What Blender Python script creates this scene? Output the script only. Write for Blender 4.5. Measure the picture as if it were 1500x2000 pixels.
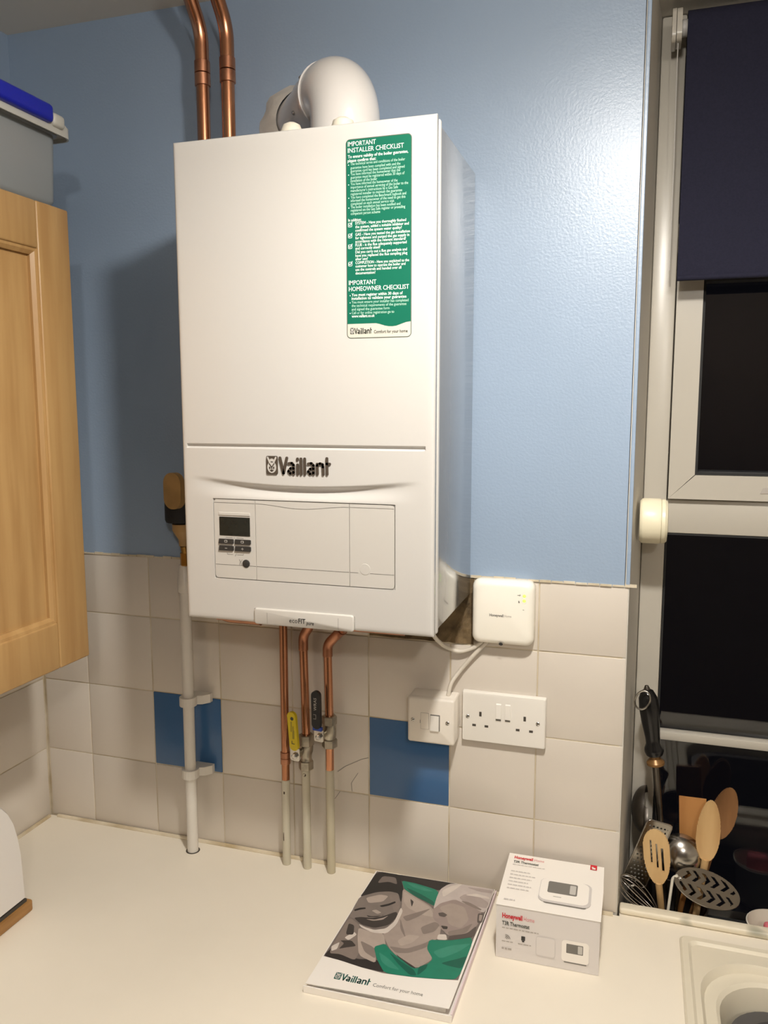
import bpy, bmesh, math, random
from mathutils import Vector, Matrix
random.seed(7)
for o in list(bpy.data.objects): bpy.data.objects.remove(o, do_unlink=True)
S = bpy.context.scene
COL = S.collection

# ------------------------------------------------------------------ camera, world, lights, exposure
cam = bpy.data.objects.new('camera', bpy.data.cameras.new('camera'))
COL.objects.link(cam); S.camera = cam
YAW, PITCH, ROLL, FPX = -0.3054, -0.1288, -0.0013, 1584.23
cy_, sy_, cp_, sp_ = math.cos(YAW), math.sin(YAW), math.cos(PITCH), math.sin(PITCH)
fwd = Vector((sy_*cp_, cy_*cp_, sp_)); rgt = Vector((cy_, -sy_, 0)); upv = rgt.cross(fwd)
c_, s_ = math.cos(ROLL), math.sin(ROLL)
r2, u2 = c_*rgt+s_*upv, -s_*rgt+c_*upv
M = Matrix((r2, u2, -fwd)).transposed().to_4x4(); M.translation = Vector((1.0646, -1.3542, 1.7756))
cam.matrix_world = M
cam.data.sensor_fit = 'VERTICAL'; cam.data.sensor_height = 24.0
cam.data.lens = FPX/2000.0*24.0
cam.data.clip_start = 0.02; cam.data.clip_end = 50

w = bpy.data.worlds.new('night'); S.world = w; w.use_nodes = True
w.node_tree.nodes['Background'].inputs[0].default_value = (0.010, 0.010, 0.014, 1)
w.node_tree.nodes['Background'].inputs[1].default_value = 0.15

def lamp_light(name, loc, watts, radius, col, aim=None):
    """a bulb: downward reflector beam when aimed, else bare spill or added fill"""
    l = bpy.data.lights.new(name, 'SPOT' if aim else 'POINT'); l.energy = watts; l.shadow_soft_size = radius; l.color = col
    o = bpy.data.objects.new(name, l); COL.objects.link(o); o.location = loc
    if aim:
        l.spot_size = math.radians(176); l.spot_blend = 0.85
        o.rotation_euler = (Vector(aim)-Vector(loc)).to_track_quat('-Z', 'Y').to_euler()
    return o
LAMP_A = (1.04, -0.80, 2.375)
FILL_B = (1.55, -2.25, 2.375)
WARM = (1.0, 0.955, 0.89)
lamp_light('ceiling_lamp_beam', LAMP_A, 32.0, 0.042, WARM, (1.0, -0.7, 0.9))
lamp_light('spill_and_fill_light', LAMP_A, 6.0, 0.042, WARM)
lamp_light('spill_and_fill_light', FILL_B, 17.0, 0.042, WARM)  # added fill light behind the camera, lifts the shadows
vs = S.view_settings
S.display_settings.display_device = 'sRGB'
vs.view_transform = 'Standard'; vs.look = 'None'; vs.gamma = 1.0; vs.use_curve_mapping = False
vs.exposure = 0.6

# ------------------------------------------------------------------ materials
MATS = {}
def srgb(*c):
    return tuple(((v/255)/12.92 if v/255 <= .04045 else ((v/255+.055)/1.055)**2.4) for v in c)
def mat(name, col, rough=.5, metal=0.0, spec=.5, noise=0, nscale=8, col2=None, bump=0, bscale=60, coat=0, coatr=.05,
        emit=0, trans=0, stretch=None, alpha=1, detail=4):
    m = bpy.data.materials.new(name); m.use_nodes = True; nt = m.node_tree
    b = nt.nodes['Principled BSDF']
    b.inputs['Base Color'].default_value = (*col, 1); b.inputs['Roughness'].default_value = rough
    b.inputs['Metallic'].default_value = metal; b.inputs['Specular IOR Level'].default_value = spec
    b.inputs['Coat Weight'].default_value = coat; b.inputs['Coat Roughness'].default_value = coatr
    b.inputs['Transmission Weight'].default_value = trans; b.inputs['Alpha'].default_value = alpha
    if emit:
        b.inputs['Emission Color'].default_value = (*col, 1); b.inputs['Emission Strength'].default_value = emit
    if noise or bump or col2:
        tc = nt.nodes.new('ShaderNodeTexCoord'); vec = tc.outputs['Object']
        if stretch:
            mp = nt.nodes.new('ShaderNodeMapping'); mp.inputs['Scale'].default_value = stretch
            nt.links.new(vec, mp.inputs['Vector']); vec = mp.outputs['Vector']
    if noise or col2:
        n = nt.nodes.new('ShaderNodeTexNoise'); n.inputs['Scale'].default_value = nscale; n.inputs['Detail'].default_value = detail
        nt.links.new(vec, n.inputs['Vector'])
        r = nt.nodes.new('ShaderNodeValToRGB')
        c2 = col2 or tuple(v*(1-noise) for v in col)
        r.color_ramp.elements[0].color = (*c2, 1); r.color_ramp.elements[1].color = (*col, 1)
        r.color_ramp.elements[0].position = .35; r.color_ramp.elements[1].position = .6
        nt.links.new(n.outputs['Fac'], r.inputs['Fac']); nt.links.new(r.outputs['Color'], b.inputs['Base Color'])
    if bump:
        n2 = nt.nodes.new('ShaderNodeTexNoise'); n2.inputs['Scale'].default_value = bscale; n2.inputs['Detail'].default_value = 3
        nt.links.new(vec, n2.inputs['Vector'])
        bp = nt.nodes.new('ShaderNodeBump'); bp.inputs['Strength'].default_value = bump; bp.inputs['Distance'].default_value = .004
        nt.links.new(n2.outputs['Fac'], bp.inputs['Height']); nt.links.new(bp.outputs['Normal'], b.inputs['Normal'])
    MATS[name] = m
    return m
mat('blue_paint', srgb(153, 172, 195), .37, noise=.05, nscale=3, bump=.11, bscale=230, spec=.75)
mat('reveal_paint', srgb(205, 200, 190), .6, noise=.06, nscale=5, bump=.1, bscale=90)
mat('plaster', srgb(215, 205, 190), .8, noise=.04, nscale=4)
mat('room_wall', srgb(196, 188, 176), .8, noise=.03, nscale=3)
mat('ceiling_paint', srgb(236, 228, 214), .85, noise=.04, nscale=3, bump=.06, bscale=60)
mat('floor_vinyl', srgb(140, 118, 95), .5, noise=.15, nscale=6)
mat('tile_cream', srgb(216, 207, 195), .22, noise=.035, nscale=5, bump=.025, bscale=25, spec=.5)
mat('tile_blue', srgb(64, 104, 150), .2, noise=.06, nscale=9, bump=.02, bscale=25)
mat('grout', srgb(214, 203, 182), .9, col2=srgb(188, 172, 142), nscale=14)
mat('adhesive', srgb(120, 100, 70), .9, col2=srgb(70, 56, 36), nscale=26, bump=.8, bscale=60)
mat('sealant', srgb(226, 214, 190), .5, col2=srgb(186, 166, 130), nscale=11)
mat('ferrule_tan', srgb(132, 96, 54), .35, metal=.4)
mat('worktop', srgb(242, 233, 216), .42, noise=.05, nscale=3.2, spec=.45)
mat('sill_stone', srgb(232, 222, 200), .45, col2=srgb(128, 130, 112), nscale=16, detail=1)
for _e, _p in zip([n for n in MATS['sill_stone'].node_tree.nodes if n.type == 'VALTORGB'][0].color_ramp.elements, (.24, .40)): _e.position = _p
mat('sill_dark', srgb(66, 56, 52), .4, noise=.2, nscale=9)
mat('room_dark', srgb(96, 84, 72), .7, noise=.1, nscale=3)  # rear wall tone darkened so the window reflects a dim room
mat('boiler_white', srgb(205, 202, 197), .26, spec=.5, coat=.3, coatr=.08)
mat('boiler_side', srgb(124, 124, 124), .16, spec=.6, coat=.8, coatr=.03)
mat('boiler_panel', srgb(203, 199, 192), .35)
mat('seam_dark', srgb(70, 64, 56), .8)
mat('screen', srgb(34, 36, 32), .18, noise=.15, nscale=90)
mat('dark_grey', srgb(52, 50, 48), .45)
mat('mid_grey', srgb(120, 116, 110), .5)
mat('light_grey', srgb(196, 192, 186), .5)
mat('print_grey', srgb(176, 168, 160), .6)
mat('logo_brown', srgb(78, 68, 58), .65, spec=.25)
mat('sticker_green', srgb(17, 104, 81), .42, spec=.3)
mat('sticker_white', srgb(206, 201, 188), .5)
mat('sticker_edge', srgb(92, 100, 88), .5)
mat('ink_white', srgb(240, 246, 238), .5)
mat('ink_pale', srgb(190, 228, 208), .5)
mat('ink_dark', srgb(60, 66, 58), .5)
mat('ink_teal', srgb(38, 92, 82), .5)
mat('flue_white', srgb(226, 222, 218), .22, spec=.5, coat=.3)
mat('flue_seal', srgb(222, 216, 206), .6, noise=.08, nscale=40, bump=.3, bscale=80)
mat('cap_cream', srgb(232, 224, 206), .4)
mat('copper', srgb(204, 146, 112), .27, metal=1, col2=srgb(170, 116, 86), nscale=11, stretch=(1, 1, .25))
mat('copper_dull', srgb(196, 140, 110), .38, metal=1, col2=srgb(166, 114, 88), nscale=30)
mat('pipe_paint', srgb(206, 200, 182), .4, col2=srgb(188, 178, 152), nscale=14, stretch=(1, 1, .2))
mat('chip_dark', srgb(66, 48, 34), .7)
mat('waste_white', srgb(222, 216, 206), .35, noise=.05, nscale=12)
mat('brass_dull', srgb(190, 182, 166), .34, metal=1, noise=.3, nscale=60)
mat('gold_brass', srgb(178, 136, 72), .35, metal=1, noise=.25, nscale=70)
mat('yellow_plastic', srgb(214, 190, 30), .45)
mat('black_plastic', srgb(24, 24, 26), .38)
mat('blue_plastic', srgb(40, 72, 168), .4)
mat('chrome', srgb(205, 203, 198), .18, metal=1, noise=.15, nscale=40)
mat('valve_tan', srgb(176, 142, 92), .5, noise=.2, nscale=30)
mat('foam_black', srgb(26, 25, 26), .75, bump=.3, bscale=180)
mat('socket_white', srgb(232, 227, 218), .3, spec=.5)
mat('socket_cream', srgb(232, 224, 212), .32, spec=.5)
mat('receiver_white', srgb(246, 241, 228), .35)
mat('led_green', (.45, 1.0, .12), .4, emit=.7)
mat('cable_white', srgb(214, 206, 192), .45)
mat('beech', srgb(180, 144, 94), .42, col2=srgb(166, 128, 80), nscale=5, stretch=(9, 9, .7), coat=.15, coatr=.3)
mat('carcass_side', srgb(150, 112, 66), .6, noise=.1, nscale=6)
mat('tub_plastic', srgb(176, 182, 184), .3, trans=.35, spec=.5)
mat('tub_lid', srgb(220, 218, 208), .35, trans=.2)
mat('royal_blue', srgb(30, 40, 176), .4)
mat('bin_white', srgb(226, 221, 216), .35, spec=.5)
mat('board_wood', srgb(176, 130, 74), .55, col2=srgb(146, 104, 56), nscale=6, stretch=(9, 1, 9))
mat('upvc', srgb(188, 182, 170), .3, noise=.02, nscale=4)
mat('gasket', srgb(30, 30, 30), .7)
mat('navy_fabric', srgb(38, 38, 54), .9, noise=.12, nscale=260, bump=.2, bscale=400, spec=.2)
mat('reel_cream', srgb(234, 226, 198), .38)
mat('card_white', srgb(244, 238, 230), .5)
mat('card_grey', srgb(222, 216, 212), .5)
mat('paper_edge', srgb(236, 230, 220), .7, noise=.06, nscale=200)
mat('ink_red', srgb(206, 30, 44), .5)
mat('ink_pink', srgb(226, 150, 150), .5)
mat('ink_faint', srgb(208, 202, 198), .5)
mat('spine_pink', srgb(232, 214, 216), .5)
for nm, c in dict(pic_dark=(52, 47, 46), pic_hair=(46, 43, 42), pic_face=(132, 121, 114), pic_beard=(66, 60, 57), pic_mid=(120, 109, 103),
                  pic_light=(214, 203, 193), pic_jacket=(168, 153, 143), pic_fold=(138, 125, 117), pic_sleeve=(136, 123, 115),
                  pic_shirt=(180, 165, 154), pic_green=(36, 128, 102), pic_green_dark=(26, 96, 78), pic_green_light=(60, 142, 118),
                  pic_blond=(196, 184, 178), pic_blond2=(172, 158, 152), pic_child=(158, 142, 135), pic_neck=(92, 82, 78)).items():
    mat(nm, srgb(*c), .4, spec=.45, noise=.07, nscale=60)
mat('steel', srgb(190, 186, 180), .22, metal=1, noise=.12, nscale=30)
mat('steel_dark', srgb(112, 106, 100), .35, metal=1, noise=.15, nscale=30)
mat('pot_grey', srgb(108, 102, 100), .3, metal=.8)
mat('wood_pale', srgb(214, 180, 128), .6, col2=srgb(188, 148, 98), nscale=18, stretch=(1, 1, .15))
mat('wood_mid', srgb(190, 134, 76), .6, col2=srgb(160, 106, 54), nscale=20, stretch=(1, 1, .12))
mat('wood_dark', srgb(140, 98, 58), .65, col2=srgb(112, 76, 42), nscale=20, stretch=(1, 1, .15))
mat('ebony', srgb(22, 21, 21), .22)
mat('enamel_white', srgb(228, 222, 206), .25)
mat('sponge_pink', srgb(226, 120, 130), .9, bump=.5, bscale=120)
mat('sink_resin', srgb(228, 219, 198), .35, noise=.03, nscale=6)
mat('bowl_grey', srgb(86, 84, 82), .45)
mat('lamp_white', srgb(235, 230, 220), .4)

def glass_mat():
    m = bpy.data.materials.new('window_glass'); m.use_nodes = True; nt = m.node_tree; nt.nodes.clear()
    out = nt.nodes.new('ShaderNodeOutputMaterial'); mx = nt.nodes.new('ShaderNodeMixShader')
    tr = nt.nodes.new('ShaderNodeBsdfTransparent'); gl = nt.nodes.new('ShaderNodeBsdfGlossy')
    gl.inputs['Roughness'].default_value = .01; gl.inputs['Color'].default_value = (.8, .8, .8, 1)
    fr = nt.nodes.new('ShaderNodeFresnel'); fr.inputs['IOR'].default_value = 1.5
    nt.links.new(fr.outputs[0], mx.inputs[0]); nt.links.new(tr.outputs[0], mx.inputs[1]); nt.links.new(gl.outputs[0], mx.inputs[2])
    nt.links.new(mx.outputs[0], out.inputs[0]); MATS['window_glass'] = m
glass_mat()

# ------------------------------------------------------------------ builders
class MB:
    """collects shapes; build() links them as ONE mesh object"""
    def __init__(s): s.v = []; s.f = []; s.m = []; s.cur = 0
    def add(s, verts, faces):
        o = len(s.v); s.v += [tuple(p) for p in verts]
        for f in faces: s.f.append(tuple(i+o for i in f)); s.m.append(s.cur)
        return s
    def box(s, x0, x1, y0, y1, z0, z1, bev=0, seg=2):
        bm = bmesh.new(); bmesh.ops.create_cube(bm, size=1)
        for v in bm.verts:
            v.co = Vector(((x0+x1)/2+v.co.x*(x1-x0), (y0+y1)/2+v.co.y*(y1-y0), (z0+z1)/2+v.co.z*(z1-z0)))
        if bev: bmesh.ops.bevel(bm, geom=list(bm.edges), offset=bev, segments=seg, profile=.5, affect='EDGES')
        return s.bm(bm)
    def bm(s, bm):
        bm.verts.index_update()
        s.add([v.co.copy() for v in bm.verts], [[v.index for v in f.verts] for f in bm.faces]); bm.free(); return s
    def loft(s, loops, cap0=True, cap1=True, closed=True):
        n = len(loops[0]); vs = [p for l in loops for p in l]; fs = []
        for i in range(len(loops)-1):
            for j in range(n if closed else n-1):
                k = (j+1) % n
                fs.append((i*n+j, i*n+k, (i+1)*n+k, (i+1)*n+j))
        if cap0: fs.append(tuple(reversed(range(n))))
        if cap1: fs.append(tuple((len(loops)-1)*n+j for j in range(n)))
        return s.add(vs, fs)
    def tube(s, pts, r, n=16, cap=True):
        pts = [Vector(p) for p in pts]; rs = r if isinstance(r, (list, tuple)) else [r]*len(pts)
        t0 = (pts[1]-pts[0]).normalized(); a = Vector((0, 0, 1)) if abs(t0.z) < .9 else Vector((1, 0, 0))
        u = t0.cross(a).normalized(); loops = []
        for i, p in enumerate(pts):
            t = (pts[min(i+1, len(pts)-1)]-pts[max(i-1, 0)]).normalized()
            u = (u-t*u.dot(t)).normalized(); v = t.cross(u)
            loops.append([p+(u*math.cos(2*math.pi*k/n)+v*math.sin(2*math.pi*k/n))*rs[i] for k in range(n)])
        return s.loft(loops, cap, cap)
    def lathe(s, prof, org, axis=(0, 0, 1), n=28, cap=True):
        """prof: (radius, distance along axis)"""
        ax = Vector(axis).normalized(); a = Vector((0, 0, 1)) if abs(ax.z) < .9 else Vector((1, 0, 0))
        u = ax.cross(a).normalized(); v = ax.cross(u); O = Vector(org)
        loops = [[O+ax*d+(u*math.cos(2*math.pi*k/n)+v*math.sin(2*math.pi*k/n))*max(r, 1e-5) for k in range(n)] for r, d in prof]
        return s.loft(loops, cap, cap)
    def prism(s, poly, org, U, V, N, th):
        """2d polygon in plane U,V at org, thickness th along N"""
        O, U, V, N = Vector(org), Vector(U), Vector(V), Vector(N)
        a = [O+U*p[0]+V*p[1] for p in poly]; b = [p+N*th for p in a]; n = len(poly)
        return s.add(a+b, [tuple(range(n)), tuple(range(2*n-1, n-1, -1))]+[((i+1) % n, i, n+i, n+(i+1) % n) for i in range(n)])
    def plate(s, w, h, inside, nu, nv, fn, th):
        """grid plate with real holes: inside(u,v) u,v in metres about the centre; fn(u,v,t)->point"""
        idx = {}; fs = []; vs = []
        def vt(i, j, t):
            k = (i, j, t)
            if k not in idx: idx[k] = len(vs); vs.append(fn((i/nu-.5)*w, (j/nv-.5)*h, t*th))
            return idx[k]
        cell = lambda i, j: 0 <= i < nu and 0 <= j < nv and inside(((i+.5)/nu-.5)*w, ((j+.5)/nv-.5)*h)
        for i in range(nu):
            for j in range(nv):
                if not cell(i, j): continue
                q = [(i, j), (i+1, j), (i+1, j+1), (i, j+1)]
                fs.append([vt(*p, 0) for p in q]); fs.append([vt(*p, 1) for p in reversed(q)])
                for (di, dj), (a, b) in (((0, -1), (0, 1)), ((1, 0), (1, 2)), ((0, 1), (2, 3)), ((-1, 0), (3, 0))):
                    if not cell(i+di, j+dj): fs.append([vt(*q[b], 0), vt(*q[a], 0), vt(*q[a], 1), vt(*q[b], 1)])
        return s.add(vs, fs)
    def build(s, name, m, parent=None, smooth=None, label=None):
        me = bpy.data.meshes.new(name); me.from_pydata(s.v, [], s.f)
        for x in (m if isinstance(m, (list, tuple)) else [m]): me.materials.append(MATS[x])
        for p, mi in zip(me.polygons, s.m): p.material_index = mi
        me.validate()
        bm = bmesh.new(); bm.from_mesh(me); bmesh.ops.recalc_face_normals(bm, faces=bm.faces)
        if smooth:
            for f in bm.faces: f.smooth = True
            for e in bm.edges:
                if len(e.link_faces) == 2 and e.calc_face_angle(0) > math.radians(smooth): e.smooth = False
        bm.to_mesh(me); bm.free(); me.update()
        o = bpy.data.objects.new(name, me); COL.objects.link(o)
        if parent: par(o, parent)
        if label: o['label'] = label
        if name in ('lettering', 'print_bars', 'button_symbol', 'print_mark', 'emblem', 'emblem_lines', 'cover_photo', 'sealant_bead', 'edge_filler'): o['kind'] = 'stuff'
        return o
def par(o, p):
    o.parent = p
    o.matrix_parent_inverse = Matrix.Translation(-p.location) if p.type == 'EMPTY' else Matrix.Identity(4)
def tag(o, label, cat, group=None):
    o['label'] = label; o['category'] = cat
    if group: o['group'] = group
    return o
def thing(name, loc, label, cat, group=None):
    o = bpy.data.objects.new(name, None); COL.objects.link(o); o.location = loc; o.empty_display_size = .05
    return tag(o, label, cat, group)
def struct(o): o['kind'] = 'structure'; return o
def rrect(x0, x1, y0, y1, r, n=8):
    pts = []
    for cx, cy, a0 in ((x1-r, y1-r, 0), (x0+r, y1-r, 90), (x0+r, y0+r, 180), (x1-r, y0+r, 270)):
        for i in range(n+1):
            a = math.radians(a0+90*i/n); pts.append((cx+r*math.cos(a), cy+r*math.sin(a)))
    return pts
def ell(cx, cy, rx, ry, n=24): return [(cx+rx*math.cos(2*math.pi*i/n), cy+ry*math.sin(2*math.pi*i/n)) for i in range(n)]
def arc(c, a, b, r, t0, t1, n=10):
    c, a, b = Vector(c), Vector(a), Vector(b)
    return [c+(a*math.cos(t0+(t1-t0)*i/n)+b*math.sin(t0+(t1-t0)*i/n))*r for i in range(n+1)]
def bend(pts, r, n=7):
    """polyline with rounded corners"""
    P = [Vector(p) for p in pts]; out = [P[0]]
    for i in range(1, len(P)-1):
        d0 = (P[i-1]-P[i]); d1 = (P[i+1]-P[i]); k = min(r, d0.length*.45, d1.length*.45)
        a = P[i]+d0.normalized()*k; b = P[i]+d1.normalized()*k
        for j in range(n+1):
            t = j/n; out.append(a*(1-t)**2+P[i]*2*t*(1-t)+b*t*t)
    out.append(P[-1]); return out
# lettering: built-in font turned to flat mesh, fitted to a width
def text_geo(mb, body, org, U, V, N, size, width=None, bold=0, shear=0, lift=.0003):
    cu = bpy.data.curves.new('t', 'FONT'); cu.body = body; cu.size = 1; cu.offset = bold; cu.shear = shear; cu.resolution_u = 2
    o = bpy.data.objects.new('t', cu); COL.objects.link(o)
    dg = bpy.context.evaluated_depsgraph_get(); me = bpy.data.meshes.new_from_object(o.evaluated_get(dg))
    vs = [v.co.copy() for v in me.vertices]; fs = [tuple(p.vertices) for p in me.polygons]
    bpy.data.objects.remove(o); bpy.data.curves.remove(cu); bpy.data.meshes.remove(me)
    if not vs: return mb
    x0 = min(v.x for v in vs); x1 = max(v.x for v in vs)
    sx = width/(x1-x0) if width else size
    O, U, V, N = Vector(org), Vector(U), Vector(V), Vector(N)
    return mb.add([O+U*((v.x-x0)*sx)+V*(v.y*size)+N*lift for v in vs], fs)
def stroke(mb, pts, wd, org, U, V, N, th, n=6):
    """rounded thick polyline, each segment a capsule prism"""
    for (ax, ay), (bx, by) in zip(pts[:-1], pts[1:]):
        a = math.atan2(by-ay, bx-ax); r = wd/2; poly = []
        for i in range(n+1):
            t = a-math.pi/2+math.pi*i/n; poly.append((bx+r*math.cos(t), by+r*math.sin(t)))
        for i in range(n+1):
            t = a+math.pi/2+math.pi*i/n; poly.append((ax+r*math.cos(t), ay+r*math.sin(t)))
        mb.prism(poly, org, U, V, N, th)
VA = [[(405, 295), (462, 528), (518, 295)],
      [(550, 378), (600, 372), (628, 400), (630, 535)], [(628, 450), (580, 452), (545, 495), (575, 528), (628, 510)],
      [(693, 395), (695, 535)], [(694, 305), (694, 318)], [(750, 305), (752, 535)], [(810, 303), (812, 533)],
      [(868, 378), (918, 370), (952, 400), (954, 530)], [(952, 448), (904, 452), (868, 495), (898, 528), (952, 510)],
      [(1012, 378), (1014, 528)], [(1014, 400), (1058, 370), (1100, 385), (1106, 420), (1108, 530)],
      [(1168, 292), (1170, 528)], [(1170, 372), (1212, 374)]]
def vaillant(parent, org, U, V, N, sc, dark, light, th):
    """hare emblem and wordmark; org = bottom-left, sc = metres per unit, 280 units high, 1055 long"""
    U, V, N, O = Vector(U), Vector(V), Vector(N), Vector(org)
    mb = MB(); f = lambda x, y: ((x-180)*sc, (548-y)*sc)
    mb.prism([f(180+x, 548-y) for x, y in rrect(0, 185, 0, 280, 22, 4)], O, U, V, N, th)
    for pl_ in VA: stroke(mb, [f(*p) for p in pl_], 41*sc, O, U, V, N, th)
    a = mb.build('lettering', dark, parent)
    mb = MB(); O2 = O+N*th; e = th*.15
    mb.prism([f(*p) for p in ell(272, 440, 74, 88)], O2, U, V, N, e); mb.prism([f(*p) for p in ell(272, 338, 38, 30)], O2, U, V, N, e)
    for a_, b_ in (((205, 292), (242, 372)), ((340, 292), (302, 372))): stroke(mb, [f(*a_), f(*b_)], 26*sc, O2, U, V, N, e*1.3)
    b = mb.build('emblem', light, parent)
    mb = MB(); O3 = O2+N*e*1.35
    for pl_ in ([(232, 385), (272, 440), (272, 492)], [(312, 385), (272, 440)], [(248, 484), (272, 500), (296, 484)]):
        stroke(mb, [f(*p) for p in pl_], 15*sc, O3, U, V, N, e)
    for x in (240, 304): mb.prism([f(*p) for p in ell(x, 448, 12, 20, 10)], O3, U, V, N, e)
    mb.build('emblem_lines', dark, parent)

X, Y, Z = Vector((1, 0, 0)), Vector((0, 1, 0)), Vector((0, 0, 1))
WT = .91            # worktop height
CE = 2.4772         # ceiling
XL = -.1113         # left wall
XE = 1.0565         # end of the blue wall at the window
PT = .152           # tile pitch
TT = 1.4861         # top of the tiles
R1 = 1.3637         # grout line below the first (cut) row
WY = .17            # room face of the window frame
XR, YB = 2.75, -3.1 # right wall, wall behind the camera

# ------------------------------------------------------------------ setting
floor = struct(MB().box(XL-.1, XR+.1, YB-.1, .3, -.05, 0).build('floor', 'floor_vinyl')); tag(floor, 'brown vinyl kitchen floor below the units', 'floor')
ceil = struct(MB().box(XL-.1, XR+.1, YB-.1, .3, CE, CE+.06).build('ceiling', 'ceiling_paint')); tag(ceil, 'off white painted kitchen ceiling', 'ceiling')
wb = MB()
wb.box(XL, 1.0487, 0, .24, TT-.003, CE)                       # blue painted part
wb.cur = 1; wb.box(XL, 1.05, .0012, .24, 0, TT-.003)              # tile backing
wb.cur = 2
wb.prism([(1.0497, .0015), (XE, .0005), (1.079, .24), (1.0497, .24)], (0, 0, 0), X, Y, Z, CE)   # splayed reveal
WX1 = 2.25
wb.box(XE+.002, WX1, 0, .24, 2.4225, CE); wb.box(WX1, XR, 0, .24, 0, CE); wb.box(XE+.002, WX1, .0245, .24, 0, .796)
wall_back = struct(wb.build('wall_back', ['blue_paint', 'grout', 'reveal_paint'])); tag(wall_back, 'glossy blue painted wall with tiled splashback behind the boiler', 'wall')
tr = struct(MB().box(1.0512, 1.0572, -.0025, .006, TT+.001, CE, .0012).build('trim_1', 'blue_paint')); tag(tr, 'blue painted corner bead beside the window', 'trim')
wl = MB(); wl.box(XL-.1, XL, YB, .24, TT, CE); wl.cur = 1; wl.box(XL-.1, XL-.0012, YB, .24, 0, TT)
wall_left = struct(wl.build('wall_left', ['blue_paint', 'grout'])); tag(wall_left, 'blue and tiled side wall left of the corner', 'wall')
wr = struct(MB().box(XR, XR+.1, YB, .24, 0, CE).build('wall_right', 'room_wall')); tag(wr, 'plain cream wall on the right of the room', 'wall')
wf = struct(MB().box(XL-.1, XR+.1, YB-.1, YB, 0, CE).build('wall_front', 'room_dark')); tag(wf, 'plain wall behind the camera, darkened to dim the window reflections', 'wall')

rows = [(R1, TT), (R1-PT, R1), (R1-2*PT, R1-PT), (WT+.001, R1-2*PT)]
tile_me = {}
def tile(x0, x1, z0, z1, m, parent, side='back', skip=0):
    g = .0011; key = (round(x1-x0, 4), round(z1-z0, 4), m, side)
    if key not in tile_me:
        a, b = (x1-x0)/2-g, (z1-z0)/2-g
        mb = MB()
        mb.box(-a, a, 0, .0048, -b, b, .0011, 2) if side == 'back' else mb.box(-.0048, 0, -a, a, -b, b, .0011, 2)
        o = mb.build('tile', m, parent, smooth=40); tile_me[key] = o.data
    else:
        o = bpy.data.objects.new('tile', tile_me[key]); COL.objects.link(o); o.parent = parent
    if side == 'back': o.location = ((x0+x1)/2, random.uniform(-.0007, .0002), (z0+z1)/2); o.rotation_euler = (random.uniform(-.004, .004), 0, random.uniform(-.004, .004))
    else: o.location = (XL+random.uniform(-.0002, .0007), (x0+x1)/2, (z0+z1)/2); o.rotation_euler = (0, random.uniform(-.004, .004), random.uniform(-.004, .004))
    return o
xs = [XL+.003]+[PT*i for i in range(8)]
xs[-1] = 1.0605
xs[-1] = XE-.0005
for r, (z0, z1) in enumerate(rows):
    for c in range(len(xs)-1):
        if r == 0 and c == 5: continue                         # tiles missing beside the receiver
        if r == 0 and c == 6: tile(.803, xs[7], z0, z1, 'tile_cream', wall_back); continue
        blue = (r == 2 and c in (2, 5))
        o = tile(xs[c], xs[c+1], z0, z1, 'tile_blue' if blue else 'tile_cream', wall_back)
        if blue: o['label'] = 'blue accent tile'
ys = [-.003-PT*i for i in range(8)]
for z0, z1 in rows:
    for i in range(len(ys)-1): tile(ys[i+1], ys[i], z0, z1, 'tile_cream', wall_left, 'left')
# rough adhesive where tiles are missing
mb = MB(); nx, nz = 30, 13
vsx = []
for j in range(nz+1):
    for i in range(nx+1):
        vsx.append((.61+.191*i/nx, .0008-random.random()*.0035, R1+.002+(TT-R1-.004)*j/nz))
mb.add(vsx, [(j*(nx+1)+i, j*(nx+1)+i+1, (j+1)*(nx+1)+i+1, (j+1)*(nx+1)+i) for j in range(nz) for i in range(nx)])
mb.build('adhesive_patch', 'adhesive', wall_back, label='brown bare adhesive where tiles are missing')
# hairline cracks in tiles
for pts in ([(.546, 1.097), (.562, 1.11), (.577, 1.1183), (.594, 1.128), (.6075, 1.1325)], [(.525, 1.0296), (.541, 1.044), (.5505, 1.0585)], [(.5746, 1.0626), (.573, 1.078), (.5865, 1.1)]):
    mb = MB(); mb.tube([(a, -.0008, b) for a, b in pts], .0004, 5); mb.build('crack_line', 'mid_grey', wall_back)
# broken edge above the tiles
mb = MB(); prev = None
for i in range(60):
    x = XL+.005+i*(XE-.012-XL)/59
    mb.box(x, x+.0185, -.0022-random.random()*.0012, .002, TT-.0022, TT+.0004+random.random()*.0022)
mb.build('edge_filler', 'grout', wall_back)

# ------------------------------------------------------------------ worktop, base units, sink
SX0, SX1, SY0, SY1 = 1.156, 2.12, -.53, -.032
HX0, HX1, HY0, HY1 = 1.2, 1.56, -.48, -.09
mb = MB()
for b in ((XL+.001, HX0-.03, -.615, -.0035), (HX0-.03, HX1+.03, -.615, HY0-.03), (HX0-.03, HX1+.03, HY1+.03, -.0035), (HX1+.03, XR-.002, -.615, -.0035)):
    mb.box(b[0], b[1], b[2], b[3], WT-.038, WT)
mb.box(1.0605, WX1-.002, -.0035, .024, WT-.038, WT)
worktop = mb.build('worktop', 'worktop'); tag(worktop, 'long cream laminate worktop under the boiler', 'worktop')
mb = MB()
mb.tube([(XL+.02, -.0045, WT+.001), (.3, -.0045, WT+.0015), (.7, -.004, WT+.001), (1.05, -.0045, WT+.001)], .0042, 8)
mb.tube([(XL+.004, -.012, WT+.001), (XL+.004, -.3, WT+.001), (XL+.004, -.6, WT+.001)], .0042, 8)
mb.build('sealant_bead', 'sealant', worktop)
mb = MB(); mb.box(1.0602, WX1-.003, .001, .023, WT+.0004, WT+.0115, .004, 3)
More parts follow.
